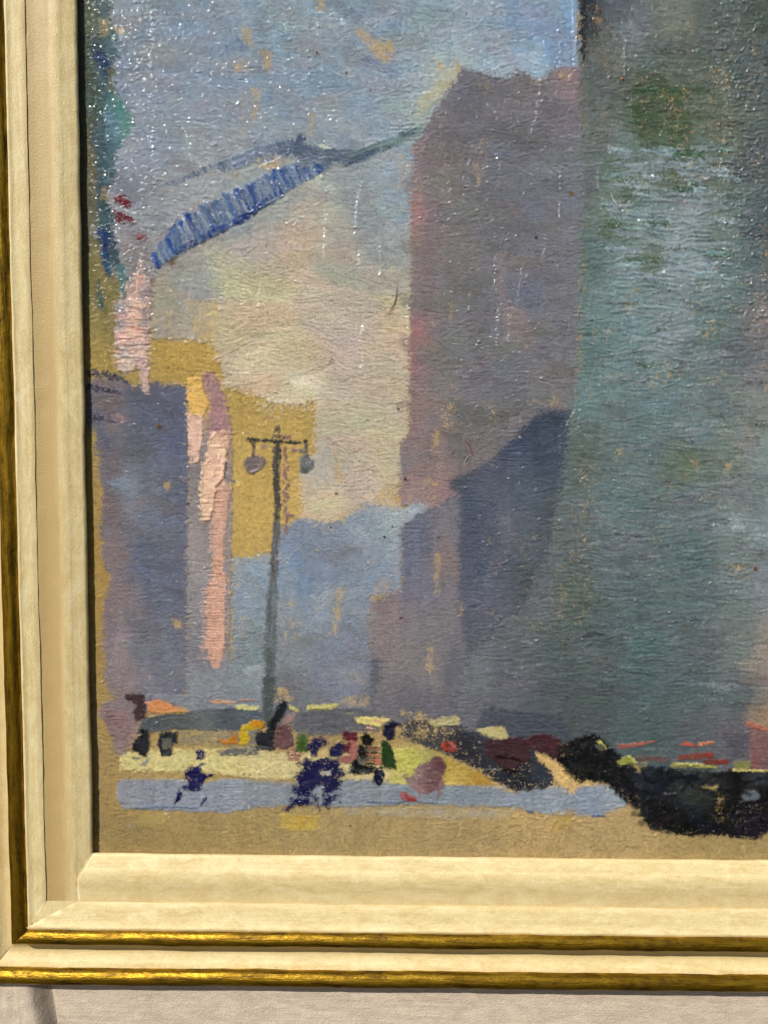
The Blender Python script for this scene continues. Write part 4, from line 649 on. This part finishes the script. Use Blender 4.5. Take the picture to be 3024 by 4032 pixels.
for T, P in (((1660, 0), [(1112, 750), (1100, 900), (1060, 1100), (1020, 1270)]), ((1660, 0), [(1410, 0), (1415, 300), (1425, 650)]), ((1660, 0), [(1440, 100), (1440, 640)]), ((1660, 0), [(700, 1430), (740, 1600)]), ((1660, 0), [(1290, 1550), (1290, 2040)]), ((1660, 0), [(1270, 280), (1300, 600)]),
    ((980, 840), [(720, 0), (705, 200), (700, 430)]), ((980, 840), [(1000, 0), (985, 220)]), ((980, 840), [(1030, 350), (1022, 500)]), ((980, 840), [(1230, 280), (1220, 600)]), ((980, 840), [(1505, 560), (1490, 900), (1475, 1250)]), ((980, 840), [(1070, 1010), (1040, 1200), (1005, 1340)]),
    ((980, 840), [(1060, 1300), (1060, 1400), (1030, 1490)]), ((980, 840), [(112, 640), (95, 780), (80, 950)]), ((1660, 840), [(690, 400), (680, 700)]), ((1660, 840), [(940, 480), (900, 800), (820, 1000), (810, 1220)]), ((1660, 840), [(1160, 150), (1140, 400)]), ((1660, 840), [(720, 880), (700, 1250)]),
    ((1660, 840), [(1440, 1560), (1430, 1850), (1340, 2000)]), ((980, 0), [(1060, 1700), (1010, 1900), (1000, 2040)]), ((980, 0), [(645, 200), (640, 330)]), ((300, 0), [(700, 100), (720, 400), (690, 620)]), ((300, 0), [(530, 1100), (540, 1300)]), ((1660, 1680), [(810, 820), (830, 980), (800, 1140)]),
    ((1660, 1680), [(130, 960), (120, 1200)]), ((1660, 1680), [(1310, 0), (1290, 260)]), ((2324, 0), [(90, 1500), (70, 1760)]), ((2324, 0), [(330, 380), (320, 700)]), ((300, 840), [(700, 1000), (680, 1500)]), ((300, 840), [(1560, 650), (1540, 900)]), ((980, 0), [(0, 1590), (250, 1500), (420, 1400)]), ((980, 0), [(0, 1990), (200, 1900), (330, 1820)])):
    ridge(A(*T, P))
def scatter(poly, n, a0, a1):
    px = np.array([p[0] for p in poly]); py = np.array([p[1] for p in poly]); X = rng.uniform(px.min(), px.max(), n * 3).astype(np.float32); Y = rng.uniform(py.min(), py.max(), n * 3).astype(np.float32)
    k = sdist(px, py, X, Y) > 0
    for x, y in list(zip(X[k], Y[k]))[:n]: BD.append((x, y, 1.35 * rng.uniform(a0, a1)))
scatter([(345, 0), (620, 0), (620, 1250), (360, 1250)], 620, 1.5, 5.0)
scatter([(560, 0), (1400, 0), (1300, 900), (560, 900)], 520, 1.8, 5.0)
scatter([(1400, 0), (2290, 0), (2290, 700), (1650, 900)], 420, 2.5, 6.0)
scatter([(2290, 0), (3020, 0), (3020, 1500), (2400, 1500)], 1000, 2.2, 6.0)
scatter([(2800, 0), (3020, 0), (3020, 1300), (2860, 1300)], 700, 2.2, 5.5)
scatter([(1700, 700), (2950, 1500), (2900, 2700), (1900, 2600)], 900, 2.2, 6.0)
scatter([(400, 1000), (1200, 900), (1000, 2600), (420, 2600)], 350, 2.0, 5.5)
scatter([(400, 2600), (2950, 2700), (2950, 3300), (400, 3300)], 260, 3.0, 7.0)
if BD: beads([b[0] for b in BD], [b[1] for b in BD], [b[2] for b in BD])

# ---- weave and grain: relief, plus their shading put into the colour
low_tone = np.exp(-((YB - 60 - GY) / 90.0) ** 2) * (0.5 + .5 * fbm(GX / 60, GY / 30, 40, 3))  # darker, patchy band towards the canvas's lower edge
COL *= (1 - 0.10 * np.clip(low_tone, 0, 1))[..., None]
COL *= (1 + .07 * PEB + .13 * THR + .05 * WV - .22 * (1 - .65 * np.clip(COV, 0, 1)) * sstep(.12, .8, -(.62 * WV + .5 * THR + .2 * PEB)))[..., None]  # weave pits coloured darker, standing for shade in the crevices
PAT = sstep(-.6, .5, fbm(GX / 120, GY / 90, 47, 2))
HGT += (1 - .85 * GLO) * (1 - .22 * COV) * (1.7 * WV + 1.2 * PEB * (.55 + .6 * PAT) + 1.6 * THR) + COV * .5 * vnoise(GX / 15, GY / 6.5, 44) * (.5 + .8 * PAT)
COL = np.clip(COL, .002, .9)

def grid_faces(nx, ny):
    i = np.arange(nx * ny, dtype=np.int32).reshape(ny, nx)
    return np.stack([i[:-1, :-1], i[1:, :-1], i[1:, 1:], i[:-1, 1:]], -1).reshape(-1, 4)
def mesh_np(name, co, quads, mat, parent=None, cols=None, attrs=None, smooth=True):
    me = bpy.data.meshes.new(name)
    me.vertices.add(len(co)); me.vertices.foreach_set("co", np.ascontiguousarray(co, np.float32).ravel())
    n = len(quads); k = quads.shape[1]
    me.loops.add(n * k); me.loops.foreach_set("vertex_index", np.ascontiguousarray(quads, np.int32).ravel())
    me.polygons.add(n); me.polygons.foreach_set("loop_start", np.arange(0, n * k, k, dtype=np.int32))
    me.polygons.foreach_set("use_smooth", np.full(n, smooth))
    me.update(calc_edges=True)
    if cols is not None:
        a = me.color_attributes.new("pigment", 'FLOAT_COLOR', 'POINT')
        a.data.foreach_set("color", np.concatenate([cols.reshape(-1, 3), np.ones((len(co), 1))], 1).astype(np.float32).ravel())
    for nm, v in (attrs or {}).items():
        if v.ndim == 1:
            a = me.attributes.new(nm, 'FLOAT', 'POINT'); a.data.foreach_set("value", np.ascontiguousarray(v, np.float32))
        else:
            a = me.attributes.new(nm, 'FLOAT_VECTOR', 'POINT'); a.data.foreach_set("vector", np.ascontiguousarray(v, np.float32).ravel())
    me.materials.append(mat)
    o = bpy.data.objects.new(name, me); scene.collection.objects.link(o)
    if parent: o.parent = parent
    return o

# ------------------------------------------------------------------ materials
def new_mat(name):
    m = bpy.data.materials.new(name); m.use_nodes = True
    t = m.node_tree; t.nodes.clear()
    b = t.nodes.new("ShaderNodeBsdfPrincipled"); o = t.nodes.new("ShaderNodeOutputMaterial")
    t.links.new(b.outputs[0], o.inputs[0]); return m, t, b
def N(t, typ, **k):
    n = t.nodes.new(typ)
    for a, v in k.items(): setattr(n, a, v)
    return n
def math_(t, op, a, b=None):
    n = N(t, "ShaderNodeMath", operation=op)
    for i, v in enumerate((a, b)):
        if v is None: continue
        if isinstance(v, (int, float)): n.inputs[i].default_value = v
        else: t.links.new(v, n.inputs[i])
    return n.outputs[0]
def noise_(t, vecs, scale, detail=3, rough=.55, dist=0.0):
    n = N(t, "ShaderNodeTexNoise"); t.links.new(vecs, n.inputs["Vector"])
    n.inputs["Scale"].default_value = scale; n.inputs["Detail"].default_value = detail; n.inputs["Roughness"].default_value = rough; n.inputs["Distortion"].default_value = dist
    return n.outputs[0]
def ramp_(t, f, stops):
    n = N(t, "ShaderNodeValToRGB"); t.links.new(f, n.inputs[0]); e = n.color_ramp.elements
    while len(e) < len(stops): e.new(.5)
    for q, (p, c) in zip(e, stops): q.position = p; q.color = (*c, 1) if len(c) == 3 else c
    return n.outputs[0]

def paint_mat():
    m, t, b = new_mat("oil_paint_on_canvas")
    ca = N(t, "ShaderNodeAttribute", attribute_name="pigment"); cv = N(t, "ShaderNodeAttribute", attribute_name="cover")
    tc = N(t, "ShaderNodeTexCoord"); mp = N(t, "ShaderNodeMapping"); t.links.new(tc.outputs["Object"], mp.inputs[0]); mp.inputs["Scale"].default_value = (1 / PX,) * 3
    wob = noise_(t, mp.outputs[0], .02, 2)
    sep = N(t, "ShaderNodeSeparateXYZ"); t.links.new(mp.outputs[0], sep.inputs[0])
    sx = math_(t, 'SINE', math_(t, 'ADD', math_(t, 'MULTIPLY', sep.outputs[0], 2 * pi / 8.4), math_(t, 'MULTIPLY', wob, 14)))
    sz = math_(t, 'SINE', math_(t, 'ADD', math_(t, 'MULTIPLY', sep.outputs[2], 2 * pi / 8.9), math_(t, 'MULTIPLY', wob, -16)))
    wv = math_(t, 'MULTIPLY', sx, sz)
    amp = math_(t, 'SUBTRACT', 1.0, math_(t, 'MULTIPLY', cv.outputs["Fac"], .35))
    g = noise_(t, mp.outputs[0], .26, 3, .6)
    h = math_(t, 'ADD', math_(t, 'MULTIPLY', math_(t, 'MULTIPLY', wv, amp), 1.2), math_(t, 'MULTIPLY', g, 1.6))
    bp = N(t, "ShaderNodeBump"); bp.inputs["Strength"].default_value = 1; bp.inputs["Distance"].default_value = PX * 1.25
    gb = N(t, "ShaderNodeAttribute", attribute_name="bead")
    t.links.new(math_(t, 'SUBTRACT', 1.0, math_(t, 'MULTIPLY', gb.outputs["Fac"], .92)), bp.inputs["Strength"])
    t.links.new(h, bp.inputs["Height"]); t.links.new(bp.outputs[0], b.inputs["Normal"])
    t.links.new(ca.outputs["Color"], b.inputs["Base Color"])
    gl = noise_(t, mp.outputs[0], .006, 3)
    rg = math_(t, 'SUBTRACT', math_(t, 'ADD', .36, math_(t, 'MULTIPLY', gl, .08)), math_(t, 'MULTIPLY', cv.outputs["Fac"], .25))
    t.links.new(math_(t, 'ADD', math_(t, 'MULTIPLY', rg, math_(t, 'SUBTRACT', 1.0, gb.outputs["Fac"])), math_(t, 'MULTIPLY', gb.outputs["Fac"], .2)), b.inputs["Roughness"])
    t.links.new(math_(t, 'ADD', .24, math_(t, 'MULTIPLY', gb.outputs["Fac"], .76)), b.inputs["Specular IOR Level"])
    return m
M_PAINT = paint_mat()

def wood_paint(name, c1, c2, c3, wash=None, bump=.6):
    """brushed gesso paint; 'st' = along / across the moulding in design units"""
    m, t, b = new_mat(name)
    st = N(t, "ShaderNodeAttribute", attribute_name="st"); ws = N(t, "ShaderNodeAttribute", attribute_name="wash")
    def sc(a, c):
        mp = N(t, "ShaderNodeMapping"); t.links.new(st.outputs["Vector"], mp.inputs[0]); mp.inputs["Scale"].default_value = (a, c, 1); return mp.outputs[0]
    cloud = noise_(t, sc(.008, .016), 1, 5, .65, 1.2); streak = noise_(t, sc(.004, .05), 1, 3, .55, .8); curl = noise_(t, sc(.03, .035), 1, 5, .7, 2.5)
    base = ramp_(t, math_(t, 'ADD', math_(t, 'MULTIPLY', cloud, .45), math_(t, 'ADD', math_(t, 'MULTIPLY', streak, .25), math_(t, 'MULTIPLY', curl, .35))), [(.40, c2), (.52, c1), (.66, c3)])
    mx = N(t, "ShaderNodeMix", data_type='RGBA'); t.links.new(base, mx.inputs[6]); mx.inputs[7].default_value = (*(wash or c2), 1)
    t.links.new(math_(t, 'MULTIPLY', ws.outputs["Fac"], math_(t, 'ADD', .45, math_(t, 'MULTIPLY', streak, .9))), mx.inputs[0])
    sp = noise_(t, sc(.09, .09), 1, 2, .5); spm = ramp_(t, sp, [(.71, (0, 0, 0)), (.76, (1, 1, 1))])
    m2 = N(t, "ShaderNodeMix", data_type='RGBA'); t.links.new(math_(t, 'MULTIPLY', spm, .35), m2.inputs[0]); t.links.new(mx.outputs[2], m2.inputs[6]); m2.inputs[7].default_value = (.22, .15, .08, 1)
    t.links.new(m2.outputs[2], b.inputs["Base Color"])
    h = math_(t, 'ADD', math_(t, 'MULTIPLY', curl, 1.3), math_(t, 'ADD', math_(t, 'MULTIPLY', streak, .7), math_(t, 'MULTIPLY', noise_(t, sc(.14, .14), 1, 3, .6), 1.1)))
    bp = N(t, "ShaderNodeBump"); bp.inputs["Strength"].default_value = bump; bp.inputs["Distance"].default_value = PX * 1.6
    t.links.new(h, bp.inputs["Height"]); t.links.new(bp.outputs[0], b.inputs["Normal"])
    b.inputs["Roughness"].default_value = .5
    return m
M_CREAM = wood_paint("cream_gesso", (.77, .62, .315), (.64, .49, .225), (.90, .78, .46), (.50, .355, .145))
M_MAUVE = wood_paint("mauve_grey_gesso", (.66, .54, .42), (.54, .43, .34), (.80, .67, .53), (.34, .27, .21), bump=1.5)
def gold_mat():
    m, t, b = new_mat("worn_gold_leaf")
    st = N(t, "ShaderNodeAttribute", attribute_name="st")
    def sc(a, c):
        mp = N(t, "ShaderNodeMapping"); t.links.new(st.outputs["Vector"], mp.inputs[0]); mp.inputs["Scale"].default_value = (a, c, 1); return mp.outputs[0]
    s1 = noise_(t, sc(.0045, .07), 1, 4, .6, .6); s2 = noise_(t, sc(.014, .035), 1, 4, .6, 1.5); s3 = noise_(t, sc(.0035, .03), 1, 3, .6)
    f = math_(t, 'ADD', math_(t, 'MULTIPLY', s1, .45), math_(t, 'ADD', math_(t, 'MULTIPLY', s2, .3), math_(t, 'MULTIPLY', s3, .3)))
    col = ramp_(t, f, [(.36, (.03, .017, .004)), (.44, (.10, .055, .005)), (.51, (.24, .135, .008)), (.59, (.42, .245, .016)), (.73, (.72, .49, .09))])
    t.links.new(col, b.inputs["Base Color"])
    b.inputs["Metallic"].default_value = .82
    t.links.new(ramp_(t, f, [(.42, (.52,) * 3), (.62, (.31,) * 3)]), b.inputs["Roughness"])
    bp = N(t, "ShaderNodeBump"); bp.inputs["Strength"].default_value = .55; bp.inputs["Distance"].default_value = PX * 1.5
    t.links.new(math_(t, 'ADD', math_(t, 'MULTIPLY', s1, 2.5), math_(t, 'MULTIPLY', noise_(t, sc(.06, .2), 1, 3), 1.6)), bp.inputs["Height"]); t.links.new(bp.outputs[0], b.inputs["Normal"])
    return m
M_GOLD = gold_mat()

# ------------------------------------------------------------------ framed painting
root = bpy.data.objects.new("framed_painting", None); scene.collection.objects.link(root)
root["label"] = "oil sketch of a city street in a cream and gilt frame, sunlit"
root["category"] = "painting"
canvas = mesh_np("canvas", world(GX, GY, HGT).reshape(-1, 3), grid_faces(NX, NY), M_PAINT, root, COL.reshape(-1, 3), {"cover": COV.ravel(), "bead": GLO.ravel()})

LS = 2000.0; BS = 1500.0
def prow(left, bottom, h, hb=None):
    """profile row: place seen on left rail (x at y=LS) and bottom rail (y at x=BS) -> plane coordinates"""
    hb = h if hb is None else hb
    return f2(left, LS, h)[0], f2(BS, bottom, hb)[1], h, hb
def rails(name, rows, mat, washes=None, lend=None, bstart=None, cap=None, wob=1.9, step=14.0, seed=0, top=True, wash_shade_l=None):
    """mitred moulding: rows of (x_left, y_bottom, h_left, h_bottom); four rails in one mesh"""
    co = []; st = []; ws = []; fs = []; off = 0
    rows = list(rows); n = len(rows); washes = washes or [0] * n
    x0, y0 = rows[0][0], rows[0][1]
    acc = [0.0]
    for i in range(1, n): acc.append(acc[-1] + math.hypot(rows[i][1] - rows[i - 1][1], rows[i][3] - rows[i - 1][3]))
    RX = [XR + (LIP_X - r_[0]) for r_ in rows]; TY = [YT + -(r_[1] - LIP_Y) for r_ in rows]
    def add(P, S, W, m_):
        nonlocal off
        k = len(P) // m_
        q = grid_faces(m_, k) + off
        fs.append(q); co.append(P); st.append(S); ws.append(W); off += len(P)
    yo_max = max(r_[1] for r_ in rows) + 6; xo_min = min(r_[0] for r_ in rows) - 6
    for side in (('L', 'B', 'R', 'T') if top else ('L', 'B')):
        P = []; S = []; W = []
        m_ = 300 if side in 'LB' else 60
        u = np.linspace(0, 1, m_)
        plain = lend is None and bstart is None
        if plain and side in 'LB':
            u = np.concatenate([np.linspace(0, 1, 288)[:-1], 1 - np.array([11, 8, 6, 4.5, 3.4, 2.6, 1.9, 1.3, .8, .4, 0.0]) / 4300])
            m_ = len(u)
            if side == 'B': u = 1 - u[::-1]
        for i, (xl, yb, hl, hb) in enumerate(rows):
            if side == 'L':
                ye = lend[i] if lend else yb; dend = (1 - u) * 4300
                Y = TY[i] + (ye - TY[i]) * u if plain else np.minimum(TY[i] + (yo_max - TY[i]) * u, ye); X = np.full(m_, xl); h = np.full(m_, hl) - (3.2 * np.exp(-dend / 2.2) if plain else 0); s = Y; sg = 0
            elif side == 'B':
                xs = bstart[i] if bstart else xl
                X = xs + (RX[i] - xs) * u if plain else np.maximum(xo_min + (RX[i] - xo_min) * u, xs); Y = np.full(m_, yb); h = np.full(m_, hb) - (3.2 * np.exp(-u * 4300 / 2.2) if plain else 0); s = X + 7000; sg = 1
            elif side == 'R':
                Y = TY[i] + (yb - TY[i]) * u; X = np.full(m_, RX[i]); h = np.full(m_, hb); s = Y + 15000; sg = 2
            else:
                X = xl + (RX[i] - xl) * u; Y = np.full(m_, TY[i]); h = np.full(m_, hb); s = X + 23000; sg = 3
            wv_ = wob * (vnoise(s / 160 + 5, np.full(m_, 2.0 + sg + seed), 7) + .5 * vnoise(s / 45, np.full(m_, acc[i] / 60 + seed), 8))
            if side in 'LR': X = X + wv_
            else: Y = Y + wv_
            h = h + .5 * wob * vnoise(s / 60, np.full(m_, acc[i] / 40 + 9.0 + seed), 9)
            P.append(world(X, Y, h)); S.append(np.stack([s, np.full(m_, acc[i]), np.zeros(m_)], -1)); W.append(np.full(m_, (wash_shade_l or washes)[i] if side == 'L' else washes[i], float))
        if side == 'B' and cap:
            pass
        P = np.concatenate(P); S = np.concatenate(S); W = np.concatenate(W)
        if side in 'BR':
            pass
        add(P, S, W, m_)
    if cap:      # small end face where the bottom rail is butted against the left one
        idx = [i for i in range(n) if cap[0] <= i <= cap[1]]
        P = []; 
        for dh in (0, -60):
            for i in idx: P.append(world(np.array([bstart[i]]), np.array([rows[i][1]]), np.array([rows[i][3] + dh]))[0])
        P = np.array(P); add(P, np.stack([P[:, 0] / PX, P[:, 2] / PX, P[:, 0] * 0], -1), np.full(len(P), .6), len(idx))
    co = np.concatenate(co); st = np.concatenate(st); ws = np.concatenate(ws); fs = np.concatenate(fs)
    return mesh_np(name, co, fs, mat, root, attrs={"st": st, "wash": ws})

LIP_X, LIP_Y = prow(340, 3370, 38)[:2]
# liner: lip, soft swell, then hollow with patina wash, left rail's shade toned in
lin_rows = [prow(341, 3369, -14), prow(340.5, 3370, 22), prow(338, 3374, 29), prow(325, 3386, 34), prow(300, 3408, 41), prow(278.5, 3429, 46.5), prow(277.8, 3430, 46.8), prow(270, 3436, 50), prow(252, 3456, 53), prow(238, 3474, 54), prow(226, 3490, 52, 53),
            prow(210, 3508, 50, 50), prow(190, 3526, 49, 49), prow(165, 3546, 51, 49.5), prow(149, 3560, 54, 51), prow(141, 3567, 55, 52)]
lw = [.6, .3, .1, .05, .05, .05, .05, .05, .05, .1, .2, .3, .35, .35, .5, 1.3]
x297 = f2(296, 3500, 48)[0]
bst = []; len_ = []
yo = lin_rows[-1][1]
xc0, yc0 = lin_rows[1][0], lin_rows[1][1]; yk = lin_rows[9][1]; x297 = lin_rows[5][0]
xcorner = f2(372, 3352, 38)[0]
for (xl, yb, hl, hb) in lin_rows:
    q = min(1, max(0, (yb - yc0) / (yk - yc0)))
    bst.append(xl if yb < yc0 else max(x297, xc0 + (x297 - xc0) * q) if True else 0)
for (xl, yb, hl, hb) in lin_rows:
    q = (xc0 - xl) / (xc0 - x297) - 1e-6
    len_.append(yc0 + (yk - yc0) * q if q <= 1 else yo + 4)
liner = rails("liner", lin_rows, M_CREAM, lw, lend=len_, bstart=bst, cap=(8, 15), seed=1, wash_shade_l=[.6, .3, .1, .05, .08, .1, .1, .15, .3, .6, 1, 1.2, 1.3, 1.3, 1.4, 1.8])  # heavier left wash: patina plus that rail's shade painted in
# flat strip with its small step
fl_rows = [prow(145, 3561, 30), prow(144, 3562, 57, 53), prow(142, 3565, 58, 55), prow(120, 3595, 61, 59), prow(95, 3630, 65, 64), prow(76, 3660, 68, 68), prow(72, 3666, 70.5, 71.5), prow(68, 3672, 69, 70), prow(60, 3680, 62, 60)]
xi = f2(296, 3545, 52)[0]; xo, yo2 = f2(133, 3632, 62)
bs2 = []
for (xl, yb, hl, hb) in fl_rows:
    q = min(1.15, max(0, (yb - fl_rows[2][1]) / (fl_rows[5][1] - fl_rows[2][1])))
    bs2.append(xi + (fl_rows[5][0] - xi) * q)
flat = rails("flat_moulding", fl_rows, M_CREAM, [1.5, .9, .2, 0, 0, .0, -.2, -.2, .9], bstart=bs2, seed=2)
# gusset of the left strip that fills the corner under the mitre
a_ = fl_rows[2]; b_ = fl_rows[5]
gp = [(a_[0] + 4, a_[1] - 4, a_[2] - 1.5), (xi + 12, a_[1] - 4, a_[3] - 1.0), (b_[0] + 12, b_[1] + 4, b_[3] - 1.0), (b_[0] + 2, b_[1] - 46, b_[2] - 1.5)]
g_ = np.array([world(np.array([p[0]]), np.array([p[1]]), np.array([p[2]]))[0] for p in gp])
mesh_np("corner_infill", g_, np.array([[0, 3, 2, 1]]), M_CREAM, root, attrs={"st": np.array([[p[1], p[0], 0] for p in gp], float), "wash": np.array([.15] * 4)})

def bead_rows(xr, xl, yt, yb, h0, r, n=12, hb=None):
    """half-round: right/left x on the left rail, top/bottom y on the bottom rail"""
    out_ = []
    A0 = f2(xr, LS, h0)[0]; A1 = f2(xl, LS, h0)[0]; B0 = f2(BS, yt, h0)[1]; B1 = f2(BS, yb, h0)[1]
    for i in range(n + 1):
        a = pi * 1.12 * i / n - pi * .06
        c = (1 - cos(a)) / 2
        out_.append((A0 + (A1 - A0) * c, B0 + (B1 - B0) * c, h0 + r * sin(a), h0 + r * sin(a)))
    return out_
inner = rails("gilt_bead", bead_rows(70, 2, 3671, 3729, 60, 30), M_GOLD, seed=3, wob=2.0)
fil_rows = [prow(6, 3722, 40), prow(2, 3735, 2), prow(-8, 3748, -6), prow(-26, 3768, -2), prow(-50, 3795, 10), prow(-72, 3822, 22), prow(-80, 3830, 16)]
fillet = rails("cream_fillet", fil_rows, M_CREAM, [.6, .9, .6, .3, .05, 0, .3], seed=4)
outer = rails("gilt_bead", bead_rows(-76, -145, 3823, 3885, 24, 31), M_GOLD, seed=5, wob=2.2)

# outer flat: sloping mauve-grey back moulding, with the raised corner block at lower left
ox, oy = prow(-140, 3880, 0)[:2]
pr = [(0, -10), (5, -44), (24, -52), (60, -54), (140, -57), (260, -62), (420, -72), (470, -96), (475, -260)]
rows_o = [(ox - d, oy + d, h - 8, h - 8) for d, h in pr]
xg = f2(186, 3950, -40)[0]
bs3 = [xg + .08 * d * 1.6 for d, h in pr]
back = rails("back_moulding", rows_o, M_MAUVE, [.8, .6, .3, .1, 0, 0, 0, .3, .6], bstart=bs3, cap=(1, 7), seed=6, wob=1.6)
# corner block: smooth swell falling to the groove
nx_, ny_ = 46, 60
sx_ = np.linspace(0, 1, nx_); sy_ = np.linspace(0, 1, ny_)
P = []; S = []; W = []
for b in sy_:
    y = oy - 30 + b * 500
    x1 = xg + 6 + .128 * max(0, y - oy); x0 = ox - 470
    for a in sx_:
        aa = a ** .5; x = x0 + (x1 - x0) * aa; d = x1 - x
        h = -76 + 62 * float(sstep(6, 85, d)) + 2.5 * float(vnoise(np.array([x / 50]), np.array([y / 40]), 5)[0]) - .03 * max(0, y - oy)
        P.append(world(np.array([x]), np.array([y]), np.array([h]))[0]); S.append((y + 900, x, 0)); W.append(.85 * float(sstep(80, 30, d)) if d < 80 else 0)  # groove side toned darker, its shade put into the colour
mesh_np("corner_block", np.array(P), grid_faces(nx_, ny_), M_MAUVE, root, attrs={"st": np.array(S, float), "wash": np.array(W, float)})
# wooden stretcher back so that the picture has its depth
def box(name, x0, x1, y0, y1, h0, h1, mat):
    v = np.array([world(np.array([x]), np.array([y]), np.array([h]))[0] for h in (h0, h1) for y in (y0, y1) for x in (x0, x1)])
    q = np.array([[0, 1, 3, 2], [4, 6, 7, 5], [0, 4, 5, 1], [2, 3, 7, 6], [0, 2, 6, 4], [1, 5, 7, 3]])
    return mesh_np(name, v, q, mat, root, attrs={"st": v / PX, "wash": np.zeros(8)}, smooth=False)
box("backboard", ox - 440, XR + (LIP_X - ox) + 440, YT - (oy - LIP_Y) - 440, oy + 440, -255, -120, M_MAUVE)

# ------------------------------------------------------------------ loose hairs lying on the paint
def hair(name, pts, rad, col, label, h=7.0):
    m, t, b = new_mat(name + "_fibre"); b.inputs["Base Color"].default_value = (*col, 1); b.inputs["Roughness"].default_value = .4
    tc = N(t, "ShaderNodeTexCoord"); nz = noise_(t, tc.outputs["Object"], 900, 2); 
    mx = N(t, "ShaderNodeMix", data_type='RGBA'); t.links.new(nz, mx.inputs[0]); mx.inputs[6].default_value = (*[c * .6 for c in col], 1); mx.inputs[7].default_value = (*[min(1, c * 1.5) for c in col], 1); t.links.new(mx.outputs[2], b.inputs["Base Color"])
    P = np.array([f2(x, y) for x, y in pts]); s = np.linspace(0, 1, len(P)); tt = np.linspace(0, 1, 40)
    # smooth interpolation
    cx = np.polyval(np.polyfit(s, P[:, 0], min(3, len(P) - 1)), tt); cy = np.polyval(np.polyfit(s, P[:, 1], min(3, len(P) - 1)), tt)
    vs_ = []; K = 8
    for i in range(40):
        j0, j1 = max(0, i - 1), min(39, i + 1); dx, dy = cx[j1] - cx[j0], cy[j1] - cy[j0]; L = math.hypot(dx, dy); nx, ny = -dy / L, dx / L
        rr = rad * (1 - .75 * abs(2 * tt[i] - 1) ** 3)
        for k in range(K):
            a = 2 * pi * k / K
            vs_.append((cx[i] + nx * rr * cos(a), cy[i] + ny * rr * cos(a), h + rr * sin(a) + 1.5 * sin(tt[i] * 9)))
    vs_ = np.array(vs_); co = world(vs_[:, 0], vs_[:, 1], vs_[:, 2])
    q = [[i * K + k, i * K + (k + 1) % K, (i + 1) * K + (k + 1) % K, (i + 1) * K + k] for i in range(39) for k in range(K)]
    o = mesh_np(name, co, np.array(q), m); o["label"] = label; o["category"] = "hair"
hair("brush_hair", [(1566, 1118), (1561, 1165), (1548, 1205), (1512, 1250)], 1.5, (.03, .025, .02), "thin dark curved hair stuck on the pale paint beside the mauve tower")
hair("brush_hair", [(1826, 1728), (1845, 1752), (1855, 1775), (1857, 1792)], 1.9, (.22, .01, .02), "short dark red hair curved over the mauve tower")
hair("brush_hair", [(1832, 1835), (1828, 1822), (1840, 1800), (1857, 1790)], 1.3, (.35, .30, .28), "pale hair curling below the dark red hair on the mauve tower")
hair("brush_hair", [(2400, 760), (2412, 785), (2428, 812)], 1.3, (.6, .58, .55), "fine pale hair lying on the green tower paint")
print("verts", NX * NY)
